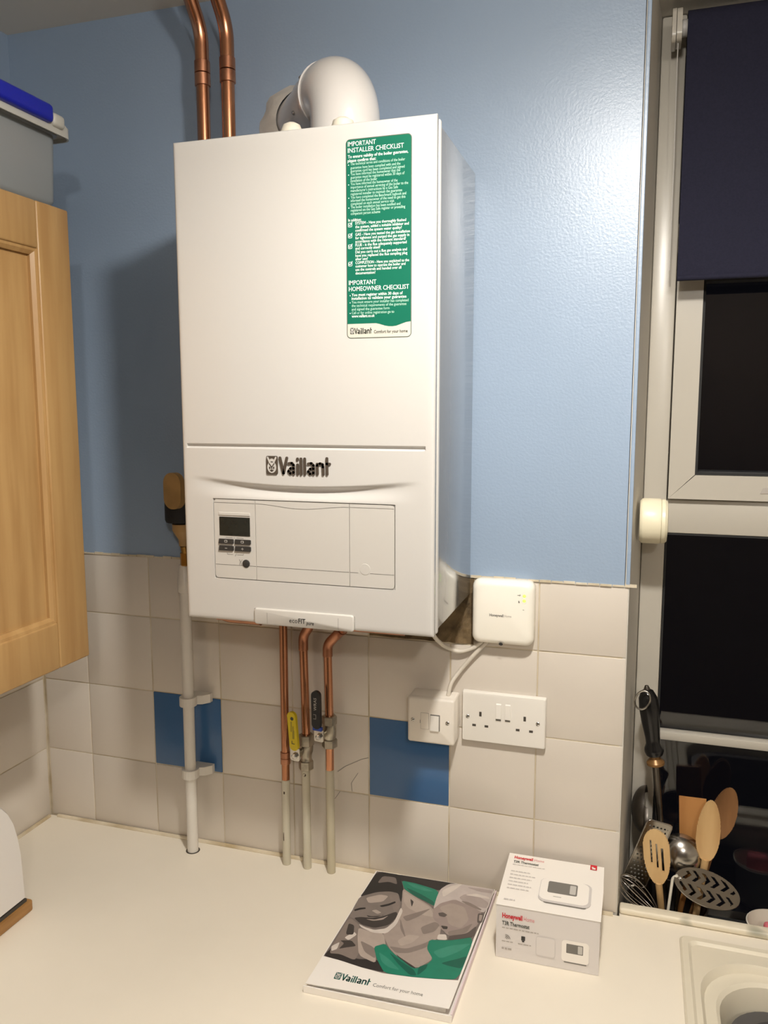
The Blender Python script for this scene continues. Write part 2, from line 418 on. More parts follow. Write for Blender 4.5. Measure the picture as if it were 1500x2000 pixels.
mb.build('window_upstand', 'sill_stone', worktop, smooth=40, label='mould-spotted strip along the window opening')
hole = MB()
for hx, hy, hr in ((.2545, -.0383, .0136),): hole.lathe([(hr, 0), (hr, .0005)], (hx, hy, WT+.0002), n=24)
hole.build('pipe_hole', 'seam_dark', worktop)
XU = [(XL+.002, .487, 'beside the left wall'), (.489, 1.087, 'below the boiler'), (1.089, 2.087, 'below the sink')]
for a, b, nm in XU:
    t = thing('base_cabinet', ((a+b)/2, -.3, 0), 'beech base cabinet '+nm, 'cabinet', 'base cabinets under the worktop')
    m2 = MB(); h = .17 if 'sink' in nm else 0
    m2.box(a, b, -.57, -.02, .1, WT-.04-h); m2.build('body', 'carcass_side', t)
    m2 = MB(); m2.box(a+.002, b-.002, -.592, -.572, .12, WT-.045, .002); d = m2.build('door', 'beech', t)
    m2 = MB(); m2.tube(bend([(b-.06, -.593, .6), (b-.06, -.62, .6), (b-.06, -.62, .72), (b-.06, -.593, .72)], .01), .005, 10); m2.build('handle', 'chrome', d)
    m2 = MB(); m2.box(a, b, -.53, -.1, 0, .099); m2.build('plinth', 'beech', t)

t = thing('sink', (1.4, -.28, WT), 'cream resin inset sink with a rounded bowl, at the window', 'sink')
mb = MB()
def lp(x0, x1, y0, y1, r, z): return [(p[0], p[1], z) for p in rrect(x0, x1, y0, y1, r, 8)]
DX0, DX1, DY0, DY1 = 1.1805, 1.575, -.485, -.0735
mb.loft([lp(SX0, SX1, SY0, SY1, .012, WT+.0005), lp(SX0, SX1, SY0, SY1, .012, WT+.004), lp(SX0+.003, SX1-.003, SY0+.003, SY1-.003, .012, WT+.0068),
         lp(SX0+.012, SX1-.012, SY0+.012, SY1-.012, .014, WT+.0068), lp(SX0+.0165, SX1-.0165, SY0+.0165, SY1-.0165, .014, WT+.0030),
         lp(DX0, DX1, DY0, DY1, .085, WT+.0030), lp(DX0+.0025, DX1-.0025, DY0+.0025, DY1-.0025, .084, WT-.001), lp(DX0+.0055, DX1-.0055, DY0+.0055, DY1-.0055, .083, WT-.0085),
         lp(DX0+.009, DX1-.009, DY0+.009, DY1-.009, .082, WT-.0095), lp(DX0+.021, DX1-.021, DY0+.021, DY1-.021, .078, WT-.0095),
         lp(DX0+.026, DX1-.026, DY0+.026, DY1-.026, .076, WT-.014), lp(DX0+.030, DX1-.03, DY0+.03, DY1-.03, .074, WT-.03),
         lp(DX0+.036, DX1-.036, DY0+.036, DY1-.036, .07, WT-.13), lp(DX0+.05, DX1-.05, DY0+.05, DY1-.05, .06, WT-.165)], cap0=False)
mb.build('basin', 'sink_resin', t, smooth=28)
mb = MB(); W_ = lambda i, r, z: lp(DX0+i, DX1-i, DY0+i, DY1-i-.012, r, WT+z)
mb.loft([W_(.041, .066, -.040), W_(.039, .066, -.034), W_(.056, .06, -.034), W_(.058, .058, -.040), W_(.075, .05, -.158)], cap0=False)
tag(mb.build('washing_up_bowl', 'bowl_grey', None, smooth=50), 'dark grey plastic washing-up bowl sitting in the sink', 'bowl')

# ------------------------------------------------------------------ window
W0, W1, WZ0, WZ1 = 1.0735, WX1, .797, 2.4215
win = thing('window_1', (1.6, WY+.03, WZ0), 'white framed window, black night outside, with a top opening sash', 'window'); struct(win)
FX = 1.1135; GX2 = 1.70
def bar(x0, x1, z0, z1, y0=WY, y1=WY+.06, name='frame_bar', bev=.004):
    return MB().box(x0, x1, y0, y1, z0, z1, bev).build(name, 'upvc', win, smooth=40)
bar(W0, FX, WZ0, WZ1, name='jamb'); bar(W1-.045, W1, WZ0, WZ1, name='jamb'); bar(GX2, GX2+.06, WZ0+.019, WZ1-.046, name='mullion')
bar(FX+.0005, W1-.0455, WZ1-.045, WZ1, name='head_bar'); bar(FX+.0005, W1-.0455, WZ0, WZ0+.018, name='bottom_bar')
bar(FX+.0005, GX2-.0005, 1.5505, 1.6125, name='transom'); bar(FX+.0005, GX2-.0005, 2.035, 2.09, name='transom')
bar(FX+.0005, GX2-.0005, 1.160, 1.1765, WY+.008, WY+.03, 'glazing_bar', .003)
sx0, sx1, sz0, sz1, sw = FX+.001, GX2-.001, 1.6135, 2.034, .0435
for poly in ([(sx0, sz0), (sx0, sz1), (sx0+sw, sz1-sw), (sx0+sw, sz0+sw)], [(sx0, sz0), (sx1, sz0), (sx1-sw, sz0+sw), (sx0+sw, sz0+sw)],
             [(sx1, sz0), (sx1, sz1), (sx1-sw, sz1-sw), (sx1-sw, sz0+sw)], [(sx0, sz1), (sx1, sz1), (sx1-sw, sz1-sw), (sx0+sw, sz1-sw)]):
    cx = sum(p[0] for p in poly)/4; cz = sum(p[1] for p in poly)/4
    q = [(p[0]+(.0005 if p[0] < cx else -.0005), p[1]+(.0005 if p[1] < cz else -.0005)) for p in poly]
    MB().prism(q, (0, WY-.012, 0), X, Z, Y, .06).build('sash_bar', 'upvc', win)
def frame_ring(x0, x1, z0, z1, wd, y0, y1, name, m):
    mb = MB()
    mb.box(x0, x0+wd, y0, y1, z0, z1); mb.box(x1-wd, x1, y0, y1, z0, z1); mb.box(x0+wd, x1-wd, y0, y1, z0, z0+wd); mb.box(x0+wd, x1-wd, y0, y1, z1-wd, z1)
    return mb.build(name, m, win)
frame_ring(sx0+sw, sx1-sw, sz0+sw, sz1-sw, .004, WY-.006, WY+.025, 'gasket', 'gasket')
frame_ring(FX+.0005, GX2-.0005, WZ0+.018, 1.5505, .003, WY+.002, WY+.025, 'gasket', 'gasket')
for x0, x1, z0, z1 in ((sx0+sw, sx1-sw, sz0+sw, sz1-sw), (FX, GX2, WZ0+.018, 1.55), (FX, GX2, 2.09, WZ1-.045), (GX2+.06, W1-.045, WZ0+.018, WZ1-.045)):
    MB().box(x0-.004, x1+.004, WY+.026, WY+.030, z0-.004, z1+.004).build('pane', 'window_glass', win)
MB().box(1.062, WX1-.002, .0255, WY-.001, .7965, .8, .001).build('window_sill', 'sill_dark', win)
MB().prism([(1.2635, 1.6272), (1.2925, 1.6285), (1.2915, 1.6405), (1.2675, 1.6365)], (0, WY-.0125, 0), X, Z, -Y, .0006).build('tape_remnant', 'print_grey', win, label='scrap of old beige tape')

# roller blind
t = thing('roller_blind', (1.6, .125, 2.37), 'navy blue roller blind partly lowered over the window', 'blind')
BY, BZ, BR = .126, 2.381, .0243
MB().lathe([(BR, 0), (BR, WX1-.03-1.112)], (1.112, BY, BZ), X, 32).build('fabric_roll', 'navy_fabric', t, smooth=40)
MB().box(1.112, WX1-.03, BY-BR-.0008, BY-BR+.0002, 1.985, BZ).build('fabric', 'navy_fabric', t)
MB().lathe([(.0045, 0), (.0045, WX1-.03-1.112)], (1.112, BY-BR+.0007, 1.985), X, 12).build('bottom_bar', 'navy_fabric', t, smooth=40)
mb = MB(); mb.prism(rrect(-.030, .024, -.026, .026, .012), (1.0885, BY, BZ-.002), Y, Z, X, .006)
mb.build('bracket', 'upvc', t, smooth=40)
mb = MB(); mb.prism(rrect(-.029, .022, -.025, .025, .012), (1.0955, BY, BZ-.001), Y, Z, X, .008); mb.build('end_cover', 'upvc', t, smooth=40)
MB().lathe([(.013, 0), (.013, .01)], (1.103, BY, BZ), X, 20).build('end_plug', 'light_grey', t, smooth=40)
MB().tube([(1.0985, BY-.012, BZ-.02), (1.0985, BY-.010, BZ-.06), (1.1, BY-.006, BZ-.2), (1.1, BY-.005, BZ-.38)], .0009, 6).build('pull_cord', 'light_grey', t, smooth=40)

# round reel on the reveal
t = thing('clothes_line_reel', (1.09, .085, 1.583), 'round cream plastic reel fixed to the window reveal', 'reel')
MB().lathe([(.034, 0), (.0375, .003), (.0385, .006), (.0385, .031), (.0375, .034)], (1.0685, .085, 1.583), X, 40).build('drum', 'reel_cream', t, smooth=35)
MB().lathe([(.0365, 0), (.0375, .001), (.0375, .006), (.034, .010), (.02, .0112), (.0, .0114)], (1.1028, .085, 1.583), X, 40).build('cover', 'reel_cream', t, smooth=35)

# ------------------------------------------------------------------ boiler
BX0, BX1, BZ0, BZ1, BF = .4056, .7974, 1.4533, 2.1537, -.277
boiler = thing('boiler', ((BX0+BX1)/2, -.13, BZ0), 'white wall-hung gas boiler with green checklist sticker and control panel', 'boiler')
mb = MB(); mb.box(BX0+.003, BX1-.003, BF+.0225, -.003, BZ0+.002, BZ1-.004, .002, 2)
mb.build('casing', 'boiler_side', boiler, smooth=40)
MB().box(BX0-.0022, BX1+.0022, BF+.0122, BF+.0222, BZ0+.0015, BZ1-.003, .0035, 3).build('casing_lip', 'boiler_white', boiler, smooth=40)
mb = MB(); mb.box(BX0+.004, BX1-.004, BF+.009, BF+.0124, BZ0+.006, BZ1-.006); mb.build('front_gap', 'mid_grey', boiler)
# front cover: a height field with groove, smile-shaped overhang and control-panel recess
PX0, PX1, PZ0, PZ1 = .4568, .7402, 1.5195, 1.6388
def depth(x, z):
    e = min(x-BX0, BX1-x, z-BZ0, BZ1-z); d = 0
    if e < .005: d += .005-math.sqrt(max(0, .005**2-(.005-e)**2))
    if BX0+.0087 < x < BX1-.0128:                                # long groove
        g = abs(z-1.7186)
        if g < .0032: d += .0042*math.cos(g/.0032*math.pi/2)
    tt = (x-.5985)/.178
    if abs(tt) < 1:
        zs = 1.6628+.0137*tt*tt; A = .0088*(1-tt*tt)**1.1; k = zs-z
        if k > 0:
            if k < .009: d += A*(.5-.5*math.cos(k/.009*math.pi))
            else:
                rec = max(.004, zs-.009-1.6405); q = (k-.009)/rec
                if q < 1: d += A*(.5+.5*math.cos(q*math.pi))
    if PX0-.0012 < x < PX1+.0012 and PZ0-.0012 < z < PZ1+.0012: d += .004
    if .5205 < x < .6805 and z < 1.4755: d += .002
    return d
gx = sorted(set([BX0+.0, BX0+.0004, BX0+.0012, BX0+.0025, BX0+.005, BX0+.0086, BX0+.0088, BX1-.0127, BX1-.0129, BX1-.005, BX1-.0025, BX1-.0012, BX1-.0004, BX1,
                 PX0-.0014, PX0-.001, PX1+.001, PX1+.0014, .5203, .5207, .6803, .6807]+[BX0+.005+(BX1-BX0-.01)*i/56 for i in range(57)]))
gz = [BZ0, BZ0+.0004, BZ0+.0012, BZ0+.0025, BZ0+.005, 1.4754, 1.4756, PZ0-.0014, PZ0-.001, PZ1+.001, PZ1+.0014]
gz += [BZ0+.01+i*.01 for i in range(18)]+[1.636+i*.0009 for i in range(46)]+[1.68, 1.69, 1.70, 1.71]+[1.7146+i*.0005 for i in range(17)]
gz += [1.73+i*.02 for i in range(21)]+[BZ1-.005, BZ1-.0025, BZ1-.0012, BZ1-.0004, BZ1]
gz = sorted(set(round(v, 5) for v in gz if BZ0 <= v <= BZ1))
nx, nz = len(gx), len(gz); vs_ = [(x, BF+depth(x, z), z) for z in gz for x in gx]
fs_ = [(j*nx+i, j*nx+i+1, (j+1)*nx+i+1, (j+1)*nx+i) for j in range(nz-1) for i in range(nx-1)]
ring = [i for i in range(nx)]+[j*nx+nx-1 for j in range(1, nz)]+[(nz-1)*nx+i for i in range(nx-2, -1, -1)]+[j*nx for j in range(nz-2, 0, -1)]
o0 = len(vs_); vs_ += [(vs_[i][0], BF+.0118, vs_[i][2]) for i in ring]
cov = MB(); cov.add(vs_, fs_); cov.cur = 1
cov.f += [(ring[k], ring[(k+1) % len(ring)], o0+(k+1) % len(ring), o0+k) for k in range(len(ring))]; cov.m += [1]*len(ring)  # side skirt coloured darker grey, standing in for grazing light
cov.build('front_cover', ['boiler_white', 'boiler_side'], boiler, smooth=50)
FY = BF
vaillant(boiler, (.5458, FY-.0001, 1.6785), X, Z, -Y, 9.55e-5, 'logo_brown', 'light_grey', .0018)
# control panel modules, each its own part
def panel(x0, x1, z0, z1, name, corners, parent=boiler):
    r = .005; poly = []
    for cx, cz, a0, k in ((x1, z1, 0, corners[0]), (x0, z1, 90, corners[1]), (x0, z0, 180, corners[2]), (x1, z0, 270, corners[3])):
        if not k: poly.append((cx, cz)); continue
        ox = cx-r if a0 in (0, 270) else cx+r; oz = cz-r if a0 in (0, 90) else cz+r
        for i in range(6): a = math.radians(a0+90*i/5); poly.append((ox+r*math.cos(a), oz+r*math.sin(a)))
    return MB().prism(poly, (0, FY+.0042, 0), X, Z, -Y, .0040).build(name, 'boiler_panel', parent)
gz1 = .0004; B1, B2 = .5253, .6732; LZ = 1.5398; HZ = 1.634
dm = panel(PX0, B1-gz1, PZ0, PZ1, 'display_module', (0, 1, 1, 0))
cf = panel(B1+gz1, B2-gz1, PZ0, PZ1, 'centre_flap', (0, 0, 0, 0))
rp = panel(B2+gz1, PX1, PZ0, PZ1, 'side_flap', (1, 0, 0, 1))
def line(x0, z0, x1, z1, wd, parent, m='seam_dark', y=FY+.0002, name='seam'):
    mb = MB(); a = Vector((x1-x0, z1-z0)); n = Vector((-a.y, a.x)).normalized()*wd/2
    mb.prism([(x0+n.x, z0+n.y), (x1+n.x, z1+n.y), (x1-n.x, z1-n.y), (x0-n.x, z0-n.y)], (0, y, 0), X, Z, -Y, .00015)
    return mb.build(name, m, parent)
line(PX0+.0005, LZ, B1-.0006, LZ, .0005, dm); line(B1+.0006, LZ, B2-.0006, LZ, .0005, cf); line(B2+.0006, LZ, .686, LZ, .0005, rp); line(.704, LZ, PX1-.0004, LZ, .0005, rp)
line(PX0+.0005, HZ, B1-.0006, HZ, .0005, dm); line(B2+.0006, HZ, PX1-.0004, HZ, .0005, rp)
mb = MB(); prev = None
for i in range(17):
    q = i/16; p = (B1+.0006+q*(B2-B1-.0012), HZ-.0055*math.sin(math.pi*min(1, q*1.0))**2)
    if prev: mb.prism([(prev[0], prev[1]+.00025), (p[0], p[1]+.00025), (p[0], p[1]-.00025), (prev[0], prev[1]-.00025)], (0, FY+.0002, 0), X, Z, -Y, .00015)
    prev = p
mb.build('seam', 'seam_dark', cf)
MB().lathe([(.0082, 0), (.0078, .0005), (.0, .0006)], (.6965, FY+.0002, 1.5455), -Y, 28).build('round_plug', 'boiler_panel', rp, smooth=40)
MB().box(.4656, .5161, FY-.0006, FY+.001, 1.5845, 1.6128, .0004).build('screen', 'screen', dm)
MB().box(.4650, .5166, FY-.0009, FY+.001, 1.6150, 1.6198, .0006).build('screen_visor', 'boiler_panel', dm)
for bx0, bx1 in ((.4645, .4888), (.4912, .5172)):
    for bz in (1.5722, 1.5618):
        b_ = MB(); b_.prism([(bx0, bz), (bx1-.001, bz), (bx1, bz+.001), (bx1, bz+.0062), (bx1-.001, bz+.0072), (bx0+.0006, bz+.0072)], (0, FY+.0005, 0), X, Z, -Y, .0026)
        b_.build('button', 'dark_grey', dm)
m3 = MB()
for cx in (.4767, .5040):
    m3.prism(rrect(cx-.0024, cx+.0024, 1.5742, 1.5778, .0008, 2), (0, FY-.0022, 0), X, Z, -Y, .0002)
m3.prism([(.4748, 1.5651), (.4786, 1.5651), (.4786, 1.5658), (.4748, 1.5658)], (0, FY-.0022, 0), X, Z, -Y, .0002)
m3.prism([(.5021, 1.5651), (.5059, 1.5651), (.5059, 1.5658), (.5021, 1.5658)], (0, FY-.0022, 0), X, Z, -Y, .0002)
m3.prism([(.5037, 1.5636), (.5043, 1.5636), (.5043, 1.5673), (.5037, 1.5673)], (0, FY-.0022, 0), X, Z, -Y, .0002)
m3.build('button_symbol', 'light_grey', dm)
m3 = MB()
for cx in (.4767, .5040): m3.prism(rrect(cx-.0016, cx+.0016, 1.575, 1.577, .0004, 2), (0, FY-.0024, 0), X, Z, -Y, .0002)
m3.build('button_symbol', 'dark_grey', dm)
for a in ((.4755, 1.5815, .487, 1.5815), (.4935, 1.5815, .5045, 1.5815), (.5045, 1.5815, .5045, 1.58), (.4900, 1.5822, .4900, 1.5803), (.4775, 1.5585, .4775, 1.556), (.4775, 1.556, .4868, 1.556), (.494, 1.556, .5045, 1.556), (.5045, 1.556, .5045, 1.558)):
    line(*a, .0004, dm, 'mid_grey', FY, 'print_line')
for a in ((.4905, 1.5535, .4925, 1.557), (.4975, 1.549, .4995, 1.545), (.502, 1.549, .5, 1.545), (.4985, 1.545, .4975, 1.5405), (.500, 1.545, .501, 1.5405)): line(*a, .0007, dm, 'mid_grey', FY, 'print_line')
MB().lathe([(.0060, 0), (.0060, .0012), (.0054, .0016), (.0, .0016)], (.5086, FY+.0005, 1.5432), -Y, 28).build('pressure_gauge', 'dark_grey', dm, smooth=40)
# bottom tab
mb = MB(); mb.loft([[(p[0], yy, p[1]) for p in rrect(.5212+i, .6798-i, BZ0-.0005+i*.2, 1.4768-i, .004, 4)] for i, yy in ((0, FY+.002), (0, FY-.0020), (.0008, FY-.0030), (.0018, FY-.0034))])
tab = mb.build('bottom_tab', 'boiler_panel', boiler, smooth=50)
for xx in (.5430, .6560): line(xx, BZ0+.001, xx, 1.4715, .0004, tab, 'mid_grey', FY-.0034)
mb = MB(); text_geo(mb, 'eco', (.5790, FY-.0035, 1.4592), X, Z, -Y, .0102, .0132)
text_geo(mb, 'FIT', (.5935, FY-.0035, 1.4592), X, Z, -Y, .0106, .0112, bold=.014); text_geo(mb, 'pure', (.6060, FY-.0035, 1.4580), X, Z, -Y, .0078, .0120, bold=.01, shear=.2)
mb.build('lettering', 'dark_grey', tab)
# checklist sticker
TX0, TX1, TZ0, TZ1 = .6717, .7642, 1.8695, 2.1318
st = MB().prism([(p[0], p[1]) for p in rrect(TX0, TX1, TZ0, TZ1, .006, 6)], (0, FY-.0001, 0), X, Z, -Y, .0002).build('checklist_sticker', 'sticker_edge', boiler)
def tz(py): return 2.1338-(py-270)*.000675
def tx(px): return TX0+(px-676.5)/128.0*.0925
WV = [(TX0+.001, tz(632.5))]+[(tx(660+a/8), tz(420+b/8)) for a, b in ((600, 1700), (660, 1715), (740, 1742), (800, 1754), (860, 1757), (920, 1750), (1000, 1722), (1070, 1698))]+[(TX1-.001, tz(631))]
top = [p for p in rrect(TX0+.001, TX1-.001, TZ0+.001, TZ1-.001, .005, 6) if p[1] > 2.0]
MB().prism(top+WV, (0, FY-.0003, 0), X, Z, -Y, .0001).build('green_field', 'sticker_green', st)
bot = [p for p in rrect(TX0+.001, TX1-.001, TZ0+.001, TZ1-.001, .005, 6) if p[1] < 2.0]
MB().prism(list(reversed(WV))+bot, (0, FY-.0003, 0), X, Z, -Y, .0001).build('white_field', 'sticker_white', st)
TL = []
c3 = lambda s, y, x0, x1, h, b, m: TL.append((s, 250+y/9.375, 660+x0/9.375, 660+x1/9.375, h, b, m))
c4 = lambda s, y, x0, x1, h, b, m: TL.append((s, 420+y/8, 660+x0/8, 660+x1/8, h, b, m))
c3('IMPORTANT', 343, 195, 708, .0086, .006, 0); c3('INSTALLER CHECKLIST', 457, 195, 1212, .0086, .006, 0)
c3('To ensure validity of the boiler guarantee,', 553, 195, 1290, .0056, .014, 0); c3('please confirm that:', 625, 190, 712, .0056, .014, 0)
for s, y, e in (('The technical terms and conditions of the boiler', 683, 1235), ('guarantee have been complied with and the', 752, 1152), ('guarantee card has been completed and signed', 810, 1225),
                ('You have informed the homeowner that the', 866, 1147), ('guarantee must be registered within 30 days of', 925, 1225), ('installation of the boiler', 985, 732),
                ('You have informed the homeowner of the', 1042, 1100), ('importance of annual servicing of the boiler to the', 1102, 1290), ("manufacturer's instructions by a Gas Safe", 1162, 1108), ('registered installer to maintain the guarantee', 1222, 1183),
                ('You have completed the Benchmark logbook and', 1283, 1255), ('informed the homeowner of the need to get this', 1342, 1240), ('completed on each annual service visit', 1400, 1040),
                ('The boiler installation has been notified and', 1460, 1152), ('registered on the Gas Safe register or prevailing', 1518, 1238), ('competent person scheme', 1577, 785)):
    c3(s, y, 242, e, .0053, 0, 1)
c3('In addition:', 1693, 195, 437, .0052, .012, 0)
for s, y, e in (('SYSTEM - Have you thoroughly flushed', 138, 1070), ('the system, added a suitable inhibitor and', 195, 1112), ('confirmed the system water quality?', 250, 1005), ('GAS - Have you tested the gas installation', 313, 1128),
                ('for tightness and purged the gas supply in', 368, 1120), ('accordance with the relevant standard?', 423, 1068), ('FLUE - is the flue adequately supported', 478, 1080), ('and correctly sited?', 530, 670),
                ('Did you carry out a flue gas analysis and', 587, 1085), ('have you replaced the flue sampling plug', 643, 1092), ('after use?', 697, 475), ('COMPLETION - Have you explained to the', 755, 1118),
                ('customer how to operate the boiler and', 808, 1063), ('use the controls and handed over all', 862, 998), ('documentation?', 918, 593)):
    c4(s, y, 277, e, .0053, .008, 0)
c4('IMPORTANT', 1080, 168, 607, .0086, .006, 0); c4('HOMEOWNER CHECKLIST', 1178, 168, 1118, .0086, .006, 0)
c4('You must register within 30 days of', 1260, 212, 1022, .0056, .014, 0); c4('installation to validate your guarantee', 1316, 212, 1078, .0056, .014, 0)
for s, y, e in (('You must ensure your installer has completed', 1374, 1110), ('the technical requirements of the guarantee', 1430, 1078), ('and signed the guarantee form', 1487, 815), ('Call or for online registration go to', 1545, 887)): c4(s, y, 212, e, .0053, 0, 1)
c4('www.vaillant.co.uk', 1598, 212, 580, .0056, .014, 0)
g = [MB(), MB()]
for s, py, a, b, h, bo, k in TL: text_geo(g[k], s, (tx(a), FY-.0004, tz(py)), X, Z, -Y, h, tx(b)-tx(a), bold=bo, lift=.0001)
for y in (675, 853, 1030, 1270, 1448): g[0].prism(ell(tx(660+206/9.375), tz(250+y/9.375), .0007, .0007, 10), (0, FY-.0004, 0), X, Z, -Y, .0001)
for y in (1248, 1362, 1530): g[0].prism(ell(tx(660+188/8), tz(420+y/8), .0007, .0007, 10), (0, FY-.0004, 0), X, Z, -Y, .0001)
for y in (140, 310, 478, 750):
    cx, cz = tx(660+194/8), tz(420+y/8)
    for r_ in ((-.0028, -.0028, .0028, -.0021), (-.0028, .0021, .0028, .0028), (-.0028, -.0028, -.0021, .0028), (.0021, -.0028, .0028, .0028)):
        g[0].prism([(cx+r_[0], cz+r_[1]), (cx+r_[2], cz+r_[1]), (cx+r_[2], cz+r_[3]), (cx+r_[0], cz+r_[3])], (0, FY-.0004, 0), X, Z, -Y, .0001)
    stroke(g[0], [(cx-.0014, cz+.0004), (cx-.0003, cz-.0012), (cx+.003, cz+.0036)], .0008, (0, FY-.0005, 0), X, Z, -Y, .0001, 3)
g[0].build('lettering', 'ink_white', st); g[1].build('lettering', 'ink_pale', st)
sl = Vector((tx(660+187/8), FY-.0005, tz(420+1863/8)))
vaillant(st, sl, X, Z, -Y, (tx(660+537/8)-tx(660+187/8))/1055, 'ink_dark', 'light_grey', .0001)
mb = MB(); text_geo(mb, 'Comfort for your home', (tx(660+568/8), FY-.0004, tz(420+1857/8)), X, Z, -Y, .0058, tx(660+1098/8)-tx(660+568/8), bold=.012, lift=.0004); mb.build('lettering', 'ink_dark', st)

# ------------------------------------------------------------------ flue
flue = thing('flue_elbow', (.62, -.14, BZ1), 'white flue elbow on top of the boiler turning into the wall', 'flue')
FR = .0525; d_ = Vector((-.66, .751, 0)).normalized(); Fz = 2.2575; rb = .060
p0 = Vector((.622, -.142, BZ1-.002)); cxx = Vector((.622, -.142, Fz-rb))
path = [p0]+[cxx+d_*rb*(1-math.cos(a))+Z*rb*math.sin(a) for a in [math.pi/2*i/14 for i in range(15)]]
MB().tube(path, FR, 40).build('elbow', 'flue_white', flue, smooth=40)
e = path[-1]
MB().tube([e+d_*.0002, e+d_*.006], FR+.0022, 40).build('seam_ring', 'flue_white', flue, smooth=40)
L1 = (0-.001-e.y)/d_.y
MB().tube([e+d_*.0062, e+d_*.048], FR-.001, 40).build('joint_collar', 'flue_white', flue, smooth=40)
MB().tube([e+d_*.0482, e+d_*(L1+.03)], FR-.004, 40).build('flue_pipe', 'flue_white', flue, smooth=40)
wallc = e+d_*L1; mb = MB()
loops = []
for k, (sc, yy) in enumerate(((1.0, -.030), (1.13, -.024), (1.2, -.012), (1.3, -.001))):
    lp_ = []
    for i in range(40):
        a = 2*math.pi*i/40; wob = 1+.05*math.sin(5*a+k)+.03*math.sin(11*a)
        q = e+d_*((yy-e.y)/d_.y)
        lp_.append((q.x+(FR-.002)/d_.y*math.cos(a)*(sc*wob if k else 1), yy, q.z+(FR-.002)*math.sin(a)*(sc*wob if k else 1)))
    loops.append(lp_)
mb.loft(loops, False, False); mb.build('wall_seal', 'flue_seal', flue, smooth=60)
side = d_.cross(Z).normalized()
for k, (dd, ang) in enumerate(((.022, 52), (.041, 46), (.041, -20), (.022, 130))):
    nrm = (-side*math.cos(math.radians(ang))+Z*math.sin(math.radians(ang))).normalized()
    q = e+d_*dd+nrm*(FR-.0008)
    MB().lathe([(.0036, -.001), (.0036, .0016), (.002, .003), (0, .003)], q, nrm, 12).build('screw', 'chrome', flue, smooth=40)
MB().lathe([(.0036, -.001), (.0036, .0016), (.002, .003), (0, .003)], Vector((.622+FR-.0005, -.142, 2.186)), X, 12).build('screw', 'chrome', flue, smooth=40)
MB().lathe([(.0165, 0), (.0165, .0155), (.0145, .0225), (.008, .0265), (0, .0275)], Vector((.648, -.222, BZ1-.001)), Z, 28).build('test_plug', 'cap_cream', flue, smooth=40)
MB().lathe([(.019, 0), (.017, .016), (.0125, .027), (.006, .0305), (0, .031)], Vector((.566, -.215, BZ1-.001)), Z, 28).build('test_plug', 'cap_cream', flue, smooth=40)

# ------------------------------------------------------------------ copper flow and return pipes above
def top_pipe(x, y, label, zlow, xend):
    t = thing('copper_pipe', (x, y, zlow), label, 'pipe', 'copper pipes rising to the ceiling')
    R = .0112
    MB().tube(bend([(x, y, 2.333), (x, y, 2.40), (x-.004, y-.030, 2.445), (x-.008, y-.052, CE+.01)], .05, 12), R+.0006, 24).build('bend_tube', 'copper', t, smooth=40)
    for z0, z1 in ((2.333, 2.3525), (2.3128, 2.3322)):
        MB().lathe([(R+.0010, 0), (R+.0020, .0006), (R+.0020, z1-z0-.0006), (R+.0010, z1-z0)], (x, y, z0), Z, 28).build('coupling', 'copper_dull', t, smooth=35)
    MB().tube(bend([(x, y, 2.3127), (x, y, zlow), (xend, y, zlow)], .03, 8), R, 24).build('straight_tube', 'copper', t, smooth=40)
    return t
top_pipe(.3372, -.062, 'copper heating pipe nearer the corner, rising beside the boiler to the ceiling', 1.3965, .425)
top_pipe(.3845, -.062, 'copper heating pipe nearer the flue, rising beside the boiler to the ceiling', 1.4345, .43)
MB_pipe = thing('copper_pipe', (.44, -.2, 1.436), 'short horizontal copper pipe just under the boiler bottom edge', 'pipe')
MB().tube([(.418, -.205, 1.4395), (.735, -.205, 1.4395)], .0078, 16).build('straight_tube', 'copper_dull', MB_pipe, smooth=40)

# ------------------------------------------------------------------ pipes below the boiler
def low_pipe(label, x, y, tubes, group='pipes between the boiler and the worktop'):
    t = thing('supply_pipe', (x, y, WT), label, 'pipe', group)
    for nm, m, pts, r in tubes: MB().tube(pts, r, 20).build(nm, m, t, smooth=40)
    return t
def ring_(t, x, y, z0, z1, r, m='copper_dull', nm='coupling'):
    MB().lathe([(r-.0008, 0), (r, .0006), (r, z1-z0-.0006), (r-.0008, z1-z0)], (x, y, z0), Z, 24).build(nm, m, t, smooth=35)
def chips(t, x, y, spots):
    for i, (z, dx, w_, h_) in enumerate(spots):
        mb = MB(); pts = [(dx+w_*(random.uniform(.6, 1))*math.cos(a), z+h_*random.uniform(.6, 1)*math.sin(a)) for a in [2*math.pi*k/9 for k in range(9)]]
        vs = []
        for r_ in (.0076, .0079): vs += [(x+min(max(px, -.0075), .0075), y-math.sqrt(max(1e-7, r_**2-min(px*px, .0075**2))), pz) for px, pz in pts]
        mb.loft([vs[:9], vs[9:]]); mb.build('paint_chip', 'chip_dark', t)
def nut(t, x, y, z0, z1, r, m='brass_dull', nm='hex_nut'):
    loops = []
    for z, s in ((z0, .9), (z0+.0012, 1), (z1-.0012, 1), (z1, .9)): loops.append([(x+r*s*math.cos(math.radians(60*i+12)), y+r*s*math.sin(math.radians(60*i+12)), z) for i in range(6)])
    return MB().loft(loops).build(nm, m, t)
ax, ay = .4500, -.0255
t = low_pipe('plain copper pipe without a lever, painted cream below, left of the yellow lever', ax, ay,
             [('copper_tube', 'copper', [(ax+.001, ay, 1.0800), (ax+.0012, ay, 1.142), (ax+.001, ay, 1.4535)], .0076), ('painted_tube', 'pipe_paint', [(ax, ay, WT+.0002), (ax+.001, ay, 1.0798)], .0078)])
ring_(t, ax+.001, ay, 1.123, 1.1348, .0093); ring_(t, ax+.001, ay, 1.1108, 1.1228, .0093)
